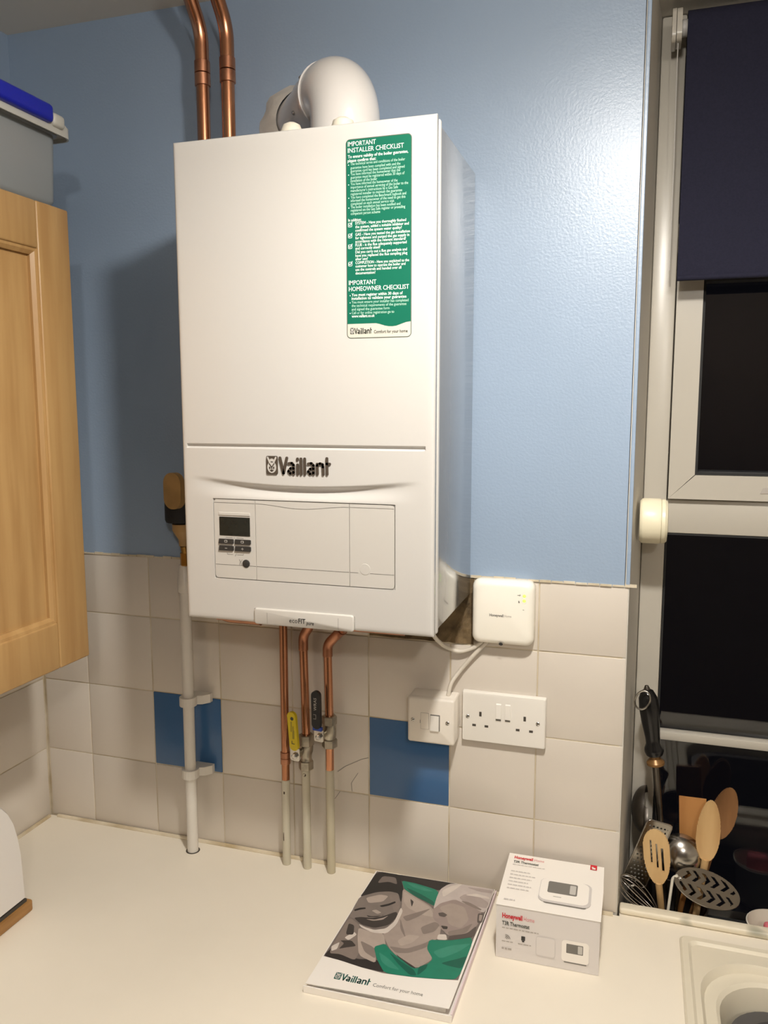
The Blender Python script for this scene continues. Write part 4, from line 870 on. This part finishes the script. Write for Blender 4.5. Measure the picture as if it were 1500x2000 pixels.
PIC = [('pic_mid', [(0.6297,-0.0209),(0.7375,-0.0137),(0.8463,-0.0093),(0.8446,-0.0681),(0.8379,-0.1536),(0.8344,-0.258),(0.8001,-0.2656),(0.7661,-0.272),(0.7224,-0.2769),(0.6871,-0.2746),(0.6499,-0.2693),(0.622,-0.2676),(0.625,-0.1617)]),
 ('pic_dark', [(0.6679,-0.0173),(0.7375,-0.0137),(0.8463,-0.0093),(0.8145,-0.0161),(0.7754,-0.0168),(0.7559,-0.0458),(0.7156,-0.0425),(0.6861,-0.0424)]),
 ('pic_dark', [(0.622,-0.2676),(0.6264,-0.2456),(0.6507,-0.2522),(0.6745,-0.2588),(0.7043,-0.2495),(0.7262,-0.2747),(0.6871,-0.2746),(0.6499,-0.2693)]),
 ('pic_hair', [(0.6297,-0.0209),(0.6713,-0.0148),(0.6922,-0.0589),(0.6994,-0.1008),(0.6864,-0.0751),(0.6694,-0.076),(0.6504,-0.0833),(0.6256,-0.1044),(0.6273,-0.086)]),
 ('pic_mid', [(0.6448,-0.0317),(0.6686,-0.029),(0.6775,-0.0497),(0.6601,-0.0459),(0.6417,-0.0563)]),
 ('pic_face', [(0.6251,-0.1045),(0.65,-0.082),(0.6713,-0.0736),(0.6871,-0.0749),(0.6989,-0.1009),(0.7029,-0.1299),(0.6915,-0.1473),(0.6661,-0.1625),(0.6366,-0.1653),(0.6271,-0.1631),(0.6251,-0.1368)]),
 ('pic_shirt', [(0.6361,-0.1041),(0.6572,-0.0878),(0.6729,-0.0873),(0.6683,-0.1062),(0.6459,-0.1175)]),
 ('pic_fold', [(0.6717,-0.0833),(0.6874,-0.0784),(0.7005,-0.1132),(0.6966,-0.1311),(0.6838,-0.1057)]),
 ('pic_beard', [(0.6349,-0.1634),(0.6465,-0.1574),(0.6637,-0.1552),(0.6806,-0.1451),(0.6985,-0.1255),(0.7047,-0.1359),(0.6971,-0.1639),(0.6765,-0.179),(0.6533,-0.1768)]),
 ('pic_jacket', [(0.6547,-0.1605),(0.6694,-0.1575),(0.6818,-0.1488),(0.6892,-0.1399),(0.6834,-0.1539),(0.6684,-0.1618)]),
 ('pic_dark', [(0.6519,-0.1581),(0.6687,-0.1553),(0.6832,-0.1451),(0.6903,-0.1355),(0.6841,-0.1464),(0.6697,-0.1582)]),
 ('pic_hair', [(0.6278,-0.1422),(0.636,-0.1342),(0.6446,-0.1307),(0.6464,-0.1343),(0.6378,-0.1395),(0.6302,-0.146)]),
 ('pic_hair', [(0.6659,-0.1189),(0.6795,-0.1087),(0.6881,-0.0983),(0.6907,-0.1027),(0.6812,-0.1141),(0.6711,-0.1215)]),
 ('pic_face', [(0.6502,-0.1381),(0.661,-0.1277),(0.6783,-0.1327),(0.6806,-0.1418),(0.6717,-0.1487),(0.6571,-0.1508)]),
 ('pic_shirt', [(0.6572,-0.1359),(0.6638,-0.1309),(0.6753,-0.1361),(0.6695,-0.142)]),
 ('pic_beard', [(0.6529,-0.1505),(0.6622,-0.1508),(0.6799,-0.1428),(0.6806,-0.1402),(0.6721,-0.1502),(0.6583,-0.1545)]),
 ('pic_sleeve', [(0.6275,-0.1641),(0.6501,-0.1778),(0.6559,-0.203),(0.6727,-0.2454),(0.6718,-0.2631),(0.6449,-0.2558),(0.6275,-0.2595),(0.6264,-0.2198)]),
 ('pic_light', [(0.6375,-0.2164),(0.6481,-0.1979),(0.6546,-0.2035),(0.6466,-0.221)]),
 ('pic_beard', [(0.6333,-0.2251),(0.651,-0.2196),(0.6633,-0.2304),(0.6482,-0.2388),(0.6385,-0.2454),(0.6424,-0.2297)]),
 ('pic_light', [(0.6252,-0.2423),(0.6346,-0.2284),(0.6364,-0.2461),(0.6295,-0.2536)]),
 ('pic_beard', [(0.6316,-0.1797),(0.6426,-0.1822),(0.6495,-0.2051),(0.6372,-0.2089)]),
 ('pic_shirt', [(0.6512,-0.1853),(0.6779,-0.1908),(0.6951,-0.1877),(0.7084,-0.2163),(0.6938,-0.2281),(0.7059,-0.26),(0.6739,-0.2503),(0.6567,-0.2066)]),
 ('pic_fold', [(0.6642,-0.2155),(0.6862,-0.2232),(0.6938,-0.2281),(0.7018,-0.2503),(0.6798,-0.2396)]),
 ('pic_jacket', [(0.6897,-0.0574),(0.714,-0.0736),(0.7542,-0.0964),(0.7804,-0.139),(0.7839,-0.1668),(0.7718,-0.2008),(0.7871,-0.2242),(0.7688,-0.2524),(0.7328,-0.2357),(0.7134,-0.2183),(0.6933,-0.1883),(0.7057,-0.1612),(0.7055,-0.1179)]),
 ('pic_shirt', [(0.694,-0.0651),(0.7149,-0.0786),(0.7507,-0.0975),(0.7644,-0.1221),(0.7394,-0.1218),(0.7132,-0.1092),(0.7028,-0.0954)]),
 ('pic_fold', [(0.7092,-0.1394),(0.7358,-0.193),(0.7177,-0.1684)]),
 ('pic_fold', [(0.7124,-0.215),(0.7404,-0.2135),(0.7633,-0.1936),(0.7774,-0.1744),(0.771,-0.2003),(0.7475,-0.2219),(0.728,-0.2274)]),
 ('pic_fold', [(0.7121,-0.1364),(0.7332,-0.1175),(0.7536,-0.0987),(0.7386,-0.1281),(0.7227,-0.1472)]),
 ('pic_beard', [(0.7112,-0.0841),(0.7202,-0.107),(0.7194,-0.0902)]),
 ('pic_fold', [(0.7483,-0.1549),(0.7672,-0.1333),(0.7781,-0.1378),(0.7735,-0.1586),(0.7574,-0.1713)]),
 ('pic_shirt', [(0.7215,-0.1975),(0.7352,-0.1782),(0.7539,-0.1761),(0.7454,-0.1974),(0.7298,-0.2096)]),
 ('pic_beard', [(0.7286,-0.2296),(0.7374,-0.2356),(0.7671,-0.2509),(0.7645,-0.2538),(0.7393,-0.242)]),
 ('pic_light', [(0.6482,-0.1768),(0.6625,-0.1818),(0.6781,-0.1839),(0.695,-0.1747),(0.7031,-0.1525),(0.7026,-0.1125),(0.7088,-0.1215),(0.7089,-0.1602),(0.6998,-0.187),(0.6782,-0.1915),(0.656,-0.1846)]),
 ('pic_green', [(0.6815,-0.0359),(0.7087,-0.0368),(0.7538,-0.0455),(0.7577,-0.0928),(0.7396,-0.0839),(0.7191,-0.0751),(0.6941,-0.0606)]),
 ('pic_green_dark', [(0.6947,-0.0536),(0.7212,-0.0634),(0.7527,-0.0798),(0.7561,-0.0907),(0.7338,-0.0814),(0.7097,-0.0692)]),
 ('pic_green_light', [(0.6908,-0.04),(0.7125,-0.0411),(0.7467,-0.0509),(0.732,-0.0546),(0.7099,-0.0511)]),
 ('pic_green', [(0.6902,-0.2238),(0.705,-0.2108),(0.7214,-0.2273),(0.765,-0.2556),(0.782,-0.2368),(0.7871,-0.2242),(0.7717,-0.203),(0.7704,-0.1807),(0.7965,-0.1748),(0.8386,-0.1515),(0.8346,-0.2567),(0.8001,-0.2656),(0.7661,-0.272),(0.724,-0.2764),(0.7035,-0.2497)]),
 ('pic_green_dark', [(0.7164,-0.2281),(0.7398,-0.2435),(0.765,-0.2556),(0.7726,-0.2671),(0.7633,-0.27),(0.7369,-0.2496)]),
 ('pic_green_dark', [(0.7707,-0.2474),(0.7826,-0.2366),(0.7824,-0.2488),(0.7752,-0.2643),(0.7727,-0.2651)]),
 ('pic_green_light', [(0.7822,-0.2075),(0.8039,-0.1864),(0.8374,-0.1686),(0.822,-0.1951),(0.798,-0.2201)]),
 ('pic_green_dark', [(0.8003,-0.2297),(0.8235,-0.2121),(0.837,-0.2009),(0.8346,-0.2324),(0.8144,-0.2321)]),
 ('pic_green_light', [(0.7013,-0.2329),(0.7214,-0.2441),(0.7457,-0.2636),(0.7271,-0.2628),(0.7127,-0.2537)]),
 ('pic_child', [(0.7559,-0.0959),(0.7652,-0.0737),(0.7869,-0.0569),(0.8116,-0.0657),(0.8375,-0.0808),(0.8379,-0.121),(0.8261,-0.1479),(0.7985,-0.1629),(0.7829,-0.1495),(0.7738,-0.136),(0.7616,-0.1246)]),
 ('pic_jacket', [(0.7648,-0.0931),(0.7832,-0.0746),(0.8071,-0.0798),(0.8212,-0.1124),(0.8122,-0.1388),(0.7917,-0.1335),(0.782,-0.1125)]),
 ('pic_fold', [(0.7936,-0.1523),(0.8145,-0.1381),(0.8295,-0.1177),(0.8236,-0.1475),(0.7988,-0.1621)]),
 ('pic_blond', [(0.7544,-0.0662),(0.7549,-0.0416),(0.7638,-0.0237),(0.7862,-0.0055),(0.8458,-0.0063),(0.8469,-0.0674),(0.8406,-0.0868),(0.8211,-0.0754),(0.8022,-0.0686),(0.7857,-0.063),(0.7645,-0.0813),(0.7569,-0.1018)]),
 ('pic_light', [(0.7584,-0.045),(0.772,-0.0248),(0.7902,-0.0122),(0.7797,-0.0361),(0.7652,-0.0629)]),
 ('pic_blond2', [(0.7917,-0.0554),(0.7992,-0.0425),(0.8219,-0.0407),(0.8448,-0.0553),(0.843,-0.0728),(0.8203,-0.0715),(0.8045,-0.0679)]),
 ('pic_light', [(0.7998,-0.0454),(0.8183,-0.0352),(0.8418,-0.0389),(0.8441,-0.0447),(0.8225,-0.044)]),
 ('pic_fold', [(0.7961,-0.0641),(0.8112,-0.0636),(0.8363,-0.077),(0.8347,-0.0816),(0.8105,-0.0724)]),
 ('pic_blond2', [(0.7974,-0.0214),(0.8227,-0.0181),(0.8445,-0.018),(0.8448,-0.0269),(0.822,-0.0282)]),
 ('pic_neck', [(0.7674,-0.1089),(0.7752,-0.1048),(0.7837,-0.1095),(0.7805,-0.117),(0.7711,-0.1168)]),
 ('pic_beard', [(0.7795,-0.1405),(0.7911,-0.1392),(0.7919,-0.1467),(0.785,-0.1481)]),
 ('pic_neck', [(0.8318,-0.0896),(0.8429,-0.0886),(0.8432,-0.1134),(0.8355,-0.1159)]),
 ('pic_jacket', [(0.8349,-0.0927),(0.8407,-0.0925),(0.841,-0.1094),(0.8371,-0.1094)]),
 ('pic_neck', [(0.7988,-0.1621),(0.8249,-0.1479),(0.8365,-0.1226),(0.8384,-0.1527),(0.7989,-0.1748)]),
 ('pic_light', [(0.7808,-0.1639),(0.7931,-0.1601),(0.7981,-0.1735),(0.7817,-0.1772)])]
order = []; mb = MB()
def chaikin(P, n=2):
    for _ in range(n):
        Q = []
        for i in range(len(P)):
            a, b = P[i], P[(i+1) % len(P)]; Q += [(a[0]*.86+b[0]*.14, a[1]*.86+b[1]*.14), (a[0]*.14+b[0]*.86, a[1]*.14+b[1]*.86)]
        P = Q
    return P
for k, (m, poly) in enumerate(PIC):
    if k: poly = chaikin(poly)
    if m not in order: order.append(m)
    mb.cur = order.index(m)
    vsp = [(p[0], max(-.331, min(p[1], -.0203+.0318*(p[0]-.6275))), CZ_+.00006+.000012*k) for p in poly]; mb.add(vsp, [tuple(range(len(poly)))])
mb.build('cover_photo', order, fc, label='grey and green photograph of a man hugging a child')
LU = Vector((.9996, .028, 0)); LV = Vector((-.028, .9996, 0))
vaillant(fc, (.655, -.3105, CZ_+.0001), LU, LV, Z, .056/1055, 'ink_teal', 'light_grey', .0001)
mb = MB(); text_geo(mb, 'Comfort for your home', (.716, -.3085, CZ_+.0001), LU, LV, Z, .0098, .076); mb.build('lettering', 'mid_grey', fc)

bxx = thing('thermostat_box', (.954, -.09, WT), 'small white thermostat carton with red lettering on the worktop', 'box')
P0 = Vector((.8758, -.1690, WT+.0005)); U0 = Vector((.9999, .012, 0)); V0 = Vector((-.012, .9999, 0)); BW, BD, BH = .1580, .1525, .0885
MB().add([P0+U0*(BW*a)+V0*(BD*b)+Z*(BH*c) for c in (0, 1) for a, b in ((0, 0), (1, 0), (1, 1), (0, 1))], [(0, 1, 2, 3), (4, 5, 6, 7), (0, 1, 5, 4), (1, 2, 6, 5), (2, 3, 7, 6), (3, 0, 4, 7)]).build('carton', 'card_grey', bxx)
mb = MB(); a = P0+Z*(BH+.0006)
mb.add([a+U0*-.0008+V0*-.0010, a+U0*(BW+.001)+V0*-.0010, a+U0*(BW+.0025)+V0*(BD*.5)+Z*.0012, a+U0*(BW+.0012)+V0*BD, a+V0*BD+U0*-.0008]+[p+Z*.0007 for p in (a+U0*-.0008+V0*-.0010, a+U0*(BW+.001)+V0*-.0010, a+U0*(BW+.0025)+V0*(BD*.5)+Z*.0012, a+U0*(BW+.0012)+V0*BD, a+V0*BD+U0*-.0008)],
       [(0, 1, 2, 3, 4), (5, 6, 7, 8, 9), (0, 1, 6, 5), (1, 2, 7, 6), (2, 3, 8, 7), (3, 4, 9, 8), (4, 0, 5, 9)]); lid = mb.build('lid', 'card_white', bxx)
MB().prism([(.02, .03), (.10, .035), (.115, .05), (.105, .062), (.03, .058)], P0+U0*(BW+.0002)+Z*.022, V0, Z, U0, .0008).build('side_tab', 'card_white', bxx)
MB().prism([(.05, 0), (.088, .001), (.085, .008), (.055, .006)], P0+U0*(BW+.0003)+Z*(BH-.0095), V0, Z, U0, .0006).build('torn_gap', 'seam_dark', bxx)
FO = P0+Z*BH-V0*.0004; N1 = -V0
def fp(u, v): return (u*BW, -v*BH)
def face_poly(nm, m, polys, O, Uv, Vv, N, parent, th=.0002):
    mb = MB()
    for p in polys: mb.prism(p, O, Uv, Vv, N, th)
    return mb.build(nm, m, parent)
def rr(u0, u1, v0, v1, r=.002, f=fp):
    a = f(u0, v1); b = f(u1, v0); return rrect(a[0], b[0], a[1], b[1], r, 4)
mb = MB(); text_geo(mb, 'Honeywell', FO+U0*(.06*BW)-Z*(.225*BH), U0, Z, N1, .0115, .2*BW, bold=.035); mb.build('lettering', 'ink_red', bxx)
mb = MB(); text_geo(mb, 'Home', FO+U0*(.272*BW)-Z*(.225*BH), U0, Z, N1, .0105, .105*BW); mb.build('lettering', 'ink_pink', bxx)
mb = MB(); text_geo(mb, 'T3R Thermostat', FO+U0*(.06*BW)-Z*(.36*BH), U0, Z, N1, .0092, .27*BW, bold=.02); mb.build('lettering', 'ink_dark', bxx)
bars = []
def dashes(u0, u1, v, h, f=fp):
    u = u0
    while u < u1: w_ = min(random.uniform(.02, .05), u1-u); a = f(u, v); bars.append([a, (a[0]+w_*BW, a[1]), (a[0]+w_*BW, a[1]+h), (a[0], a[1]+h)]); u += w_+.008
dashes(.06, .42, .425, .0016); dashes(.06, .17, .68, .0012); dashes(.22, .35, .68, .0012); dashes(.06, .16, .83, .003)
face_poly('print_bars', 'print_grey', bars, FO, U0, Z, N1, bxx)
mb = MB()
for r_ in (.0025, .005, .0075):
    prev = None
    for i in range(7):
        a = math.radians(10+80*i/6); p = (.095*BW+r_*math.cos(a), -.63*BH+r_*math.sin(a))
        if prev: stroke(mb, [prev, p], .0008, FO, U0, Z, N1, .0002, 2)
        prev = p
mb.build('wireless_symbol', 'mid_grey', bxx)
face_poly('display_symbol', 'dark_grey', [rr(.252, .29, .52, .6, .0006), rr(.26, .282, .605, .63, .0004)], FO, U0, Z, N1, bxx)
face_poly('receiver_picture', 'ink_faint', [rr(.395, .585, .46, .84, .004)], FO, U0, Z, N1, bxx)
face_poly('receiver_picture', 'card_grey', [rr(.402, .578, .475, .815, .003)], FO, U0, Z, N1, bxx, .0003)
face_poly('thermostat_shadow', 'ink_faint', [rr(.655, .91, .5, .865, .005)], FO, U0, Z, N1, bxx)
face_poly('thermostat_shadow', 'mid_grey', [rr(.67, .885, .835, .862, .001)], FO, U0, Z, N1, bxx, .00025)
face_poly('thermostat_picture', 'card_white', [rr(.645, .905, .44, .838, .005)], FO, U0, Z, N1, bxx, .0003)
face_poly('thermostat_screen', 'mid_grey', [rr(.69, .85, .50, .675, .001)], FO, U0, Z, N1, bxx, .0004)
face_poly('thermostat_screen', 'light_grey', [rr(.80, .843, .515, .66, .001)], FO, U0, Z, N1, bxx, .0005)
TO = P0+Z*(BH+.0016)+V0*BD
def tp(u, v): return (u*BW, -v*BD)
mb = MB(); text_geo(mb, 'Honeywell', TO+U0*(.06*BW)-V0*(.105*BD), U0, V0, Z, .0115, .2*BW, bold=.035, lift=.0006); mb.build('lettering', 'ink_red', lid)
mb = MB(); text_geo(mb, 'Home', TO+U0*(.275*BW)-V0*(.105*BD), U0, V0, Z, .0105, .105*BW, lift=.0006); mb.build('lettering', 'ink_pink', lid)
mb = MB(); text_geo(mb, 'T3R Thermostat', TO+U0*(.06*BW)-V0*(.19*BD), U0, V0, Z, .0095, .27*BW, bold=.02, lift=.0006); mb.build('lettering', 'ink_dark', lid)
bars = []
dashes(.06, .4, .235, .0014, tp)
for i, u1 in enumerate((.26, .32, .29, .26, .3, .28)): dashes(.06, u1, .37+.066*i, .0022, tp)
dashes(.06, .17, .91, .003, tp)
TT2 = TO+Z*.0006
face_poly('print_bars', 'ink_faint', bars, TT2, U0, V0, Z, lid)
face_poly('red_label', 'ink_red', [rr(.865, .935, .0, .095, .0004, tp)], TT2, U0, V0, Z, lid)
face_poly('label_mark', 'card_white', [rr(.885, .92, .055, .085, .0008, tp), rr(.88, .9, .04, .065, .0006, tp)], TT2, U0, V0, Z, lid, .0003)
face_poly('thermostat_shadow', 'mid_grey', [rr(.44, .86, .775, .85, .004, tp)], TT2, U0, V0, Z, lid)
face_poly('thermostat_shadow', 'ink_faint', [rr(.385, .90, .40, .835, .012, tp)], TT2, U0, V0, Z, lid, .0003)
face_poly('thermostat_picture', 'card_white', [rr(.39, .875, .40, .80, .012, tp)], TT2, U0, V0, Z, lid, .0004)
face_poly('thermostat_screen', 'mid_grey', [rr(.465, .76, .45, .66, .003, tp)], TT2, U0, V0, Z, lid, .0005)
face_poly('thermostat_screen', 'light_grey', [rr(.685, .745, .475, .635, .002, tp)], TT2, U0, V0, Z, lid, .0006)
face_poly('thermostat_mark', 'print_grey', [rr(.53, .61, .715, .725, .0003, tp)], TT2, U0, V0, Z, lid, .0005)

# ------------------------------------------------------------------ utensils in the window
SZ = .8002
t = thing('utensil_pot', (1.142, .098, SZ), 'grey metal pot crammed with kitchen utensils on the window sill', 'pot')
PX, PYc, PR = 1.142, .098, .068
MB().lathe([(PR-.006, 0), (PR-.004, .003), (PR, .09), (PR+.002, .0915), (PR, .093), (PR-.002, .0915), (PR-.006, .006), (0, .005)], (PX, PYc, SZ), Z, 40, cap=False).build('body', 'pot_grey', t, smooth=40)
MB().lathe([(0, 0), (PR-.006, 0)], (PX, PYc, SZ+.0002), Z, 40, cap=False).build('base', 'pot_grey', t)
def stick(nm, m, p, q, r, parent, r2=None): return MB().tube([p, q], [r, r2 or r], 12).build(nm, m, parent, smooth=40)
def plane(o, up, face):
    up = Vector(up).normalized(); n = Vector(face); n = (n-up*n.dot(up)).normalized(); u = n.cross(up).normalized()*-1
    return Vector(o), u, up, n
# sharpening steel
t = thing('sharpening_steel', (1.146, .11, .815), 'sharpening steel with black handle and ring, standing against the frame', 'sharpening steel')
a = Vector((1.0925, .098, 1.279)); b = Vector((1.1095, .1, 1.163)); dv = (b-a).normalized(); Ln = (b-a).length
MB().lathe([(.004, -.004), (.0105, 0), (.0158, .012), (.0172, .03), (.016, .055), (.0128, .085), (.0125, .096), (.016, .104), (.0168, .110), (.0145, Ln)], a, dv, 24).build('handle', 'ebony', t, smooth=40)
MB().lathe([(.0095, 0), (.0095, .006), (.0155, .013), (.0155, .017), (.009, .021)], b+dv*.0005, dv, 24).build('ferrule', 'ferrule_tan', t, smooth=40)
stick('rod', 'steel_dark', b+dv*.021, Vector((1.146, .152, .815)), .0066, t, .0052)
MB().tube([Vector((1.085, .079, 1.268))+Vector((.8, -.1, .25)).normalized()*(.0135*math.cos(2*math.pi*i/24))+Vector((0, 0, 1))*(.0165*math.sin(2*math.pi*i/24)) for i in range(25)], .0017, 8).build('ring', 'steel', t, smooth=40)
MB().lathe([(.0055, 0), (.0055, .006), (.003, .012), (0, .013)], a+dv*.002, -dv, 12).build('ring_eye', 'steel_dark', t, smooth=40)
# ladles
def ladle(label, c, axis, r, dp, q, m='steel'):
    t = thing('ladle', q, label, 'ladle', 'steel ladles in the utensil pot'); c = Vector(c); ax = Vector(axis).normalized()
    pr = [(r*math.cos(math.radians(x)), -dp*math.sin(math.radians(x))) for x in range(0, 91, 9)]
    MB().lathe(pr+[(p[0]*.96, p[1]*.94+.0004) for p in reversed(pr)], c, ax, 32, cap=False).build('bowl', m, t, smooth=60)
    dq = (Vector(q)-c); side_ = (dq-ax*dq.dot(ax)).normalized()*r
    MB().tube(bend([c+side_*.96-ax*.002, c+side_*1.25+ax*.004, Vector(q)], .02), .0035, 10).build('handle', m, t, smooth=40)
ladle('steel ladle seen edge-on beside the end tile', (1.0995, .132, 1.042), (1, -.10, .05), .043, .0255, (1.118, .14, .815), 'steel_dark')
ladle('shiny steel ladle with its round bowl facing the room', (1.1615, .110, .979), (.05, .95, -.1), .0365, .030, (1.156, .112, .815))
# wooden tools
def flat_tool(nm, label, cat, m, o, up, face, w_, h_, inside, th, q, hr=.0055, dish=0, group=None, ng=(44, 84)):
    t = thing(nm, q, label, cat, group); O, u, v, n = plane(o, up, face)
    fn = lambda a, b, c: O+u*a+v*b+n*(c-th/2-dish*(1-(2*a/w_)**2-(2*b/h_)**2 if (2*a/w_)**2+(2*b/h_)**2 < 1 else 0))
    MB().plate(w_, h_, inside, ng[0], ng[1], fn, th).build('head', m, t, smooth=50)
    stick('handle', m, O-v*(h_/2-.004), Vector(q), hr, t, hr*.85); return t
eggy = lambda w_, h_: (lambda a, b: (2*a/w_/(1-.12*(2*b/h_)))**2+(2*b/h_)**2 < 1)
def slotted(a, b):
    if not ((2*a/.044/(1+.16*(2*b/.098)))**2+(abs(2*b/.098))**2.4 < 1): return False
    for c, lo, hi in ((-.0085, -.012, .030), (.0005, -.020, .025), (.0095, -.024, .018)):
        if abs(a-c) < .0017 and lo < b < hi: return False
    return True
flat_tool('slotted_turner', 'pale wooden turner with three slots, at the front of the pot', 'turner', 'wood_pale', (1.1190, .045, 1.001), (-.10, .04, 1), (-.15, -1, .12), .046, .098, slotted, .0045, (1.140, .085, .82), .006)
def spat(a, b): return abs(a) < .0225-max(0, (-.02-b))*.3 and abs(b) < .055
flat_tool('wooden_spatula', 'flat square-ended brown wooden spatula at the back of the pot', 'spatula', 'wood_mid', (1.181, .128, 1.0235), (-.05, .02, 1), (-.1, -1, .1), .048, .112, spat, .0045, (1.16, .125, .82), .0055)
flat_tool('wooden_spoon', 'pale wooden spoon standing upright in front of the spatula', 'spoon', 'wood_pale', (1.2045, .098, 1.035), (.05, .03, 1), (-.05, -1, .12), .039, .112, eggy(.039, .112), .005, (1.186, .098, .825), .0065, .006, 'wooden spoons in the pot')
flat_tool('wooden_spoon', 'darker wooden spoon behind the pale one', 'spoon', 'wood_dark', (1.2315, .135, 1.053), (.22, .02, 1), (.1, -1, .1), .044, .10, eggy(.044, .10), .005, (1.18, .13, .825), .0055, .006, 'wooden spoons in the pot')
# masher
t = thing('potato_masher', (1.15, .07, .82), 'oval steel masher head with chevron slots leaning out of the pot', 'masher')
O, u, v, n = Vector((1.2035, .062, .9475)), Vector((.955, .12, -.27)).normalized(), None, Vector((.18, -.62, .76)).normalized()
n = (n-u*n.dot(u)).normalized(); v = n.cross(u).normalized()
def mash(a, b):
    if (2*a/.112)**2+(2*b/.062)**2 > 1: return False
    if (2*a/.101)**2+(2*b/.052)**2 > 1: return True
    for s_b, off in ((1, 0), (-1, .006)):
        bb = b*s_b-.0135
        if abs(bb) < .0100:
            q = (a+off+abs(bb)*1.0+.2) % .0165
            if q < .0068 and abs(a) < .048: return False
    return True
MB().plate(.112, .062, mash, 112, 62, lambda a, b, c: O+u*a+v*b+n*c, .0016).build('plate', 'steel', t)
MB().tube([O+u*(.0555*math.cos(2*math.pi*i/40))+v*(.0305*math.sin(2*math.pi*i/40)) for i in range(41)], .0016, 8).build('rim', 'steel', t, smooth=40)
MB().tube(bend([O-u*.052+v*.004+n*.003, O-u*.058-n*.004, Vector((1.1405, .05, .892)), Vector((1.1445, .062, .872)), Vector((1.15, .08, .83))], .012), .0026, 10).build('handle', 'enamel_white', t, smooth=40)
MB().lathe([(.003, -.001), (.003, .001), (.0015, .0022), (0, .0024)], O-u*.046+v*.0015+n*.0016, n, 12).build('rivet', 'steel', t, smooth=40)
# whisk
t = thing('whisk', (1.137, .07, .82), 'wire balloon whisk at the near left of the pot', 'whisk')
b0 = Vector((1.122, .038, .902)); ax = Vector((-.62, -.05, .56)).normalized(); s1 = ax.cross(Y).normalized(); s2 = ax.cross(s1)
for k in range(5):
    an = math.pi*k/5; sd = s1*math.cos(an)+s2*math.sin(an)
    MB().tube([b0+ax*(.086*(1-math.cos(q))/2*1.0)+sd*(.024*math.sin(q)*(.55+.45*(1-math.cos(q))/2)*sg) for sg, qs in ((1, range(0, 11)), (-1, range(9, -1, -1))) for q in [math.pi*i/10 for i in qs]], .0008, 6).build('wire', 'steel', t, smooth=60)
stick('handle', 'steel', b0, Vector((1.140, .064, .83)), .0055, t)
# flat grater
t = thing('hand_grater', (1.095, .075, .82), 'flat metal hand grater tilted against the tiled wall end', 'grater')
O, u, v, n = plane((1.1025, .080, .984), (.34, .0, 1), (.40, -1, .1))
def grt(a, b):
    if abs(a) > .023 or abs(b) > .066: return False
    if abs(a) > .018 or abs(b) > .060: return True
    i = math.floor((b+.06)/.0075); return ((a+.1+(i % 2)*.0035) % .007-.0035)**2+((b+.06) % .0075-.00375)**2 > .0018**2
MB().plate(.048, .134, grt, 48, 134, lambda a, b, c: O+u*a+v*b+n*c, .001).build('blade', 'steel', t)
loop = [O+u*p[0]+v*p[1] for p in rrect(-.0235, .0235, -.067, .067, .008, 5)]; MB().tube(loop+[loop[0]], .0016, 8).build('wire_frame', 'steel', t, smooth=50)
stick('handle', 'steel', O-v*.067, Vector((1.098, .098, .825)), .0035, t)
# mug with sponge
t = thing('mug', (1.318, .093, SZ), 'white enamel mug on the sill at the right edge, holding a pink sponge', 'mug')
MB().lathe([(.030, 0), (.036, .003), (.044, .081), (.0455, .083), (.0435, .084), (.034, .005), (0, .004)], (1.318, .093, SZ), Z, 40, cap=False).build('body', 'enamel_white', t, smooth=40)
MB().lathe([(0, 0), (.031, 0)], (1.318, .093, SZ+.0003), Z, 40, cap=False).build('base', 'enamel_white', t)
MB().tube(bend([(1.361, .093, .87), (1.385, .093, .865), (1.385, .093, .83), (1.357, .093, .822)], .012), .004, 10).build('handle', 'enamel_white', t, smooth=40)
sp = MB().box(1.300, 1.338, .068, .094, .806, .889, .006, 3).build('sponge', 'sponge_pink', None, smooth=40); tag(sp, 'pink sponge stuck in the white mug', 'sponge')

# ------------------------------------------------------------------ lamps
for k, L in enumerate((LAMP_A, FILL_B)):  # second holder is added to go with the fill light
    t = thing('ceiling_lamp', (L[0], L[1], CE), ('white ceiling lamp holder near the boiler', 'white lamp holder added with the fill light behind the camera')[k], 'lamp', 'bare bulb ceiling lamps')
    MB().lathe([(.05, 0), (.05, -.012), (.03, -.02), (.018, -.022), (.018, -.045), (0, -.045)], (L[0], L[1], CE-.0005), Z, 28).build('rose', 'lamp_white', t, smooth=40)
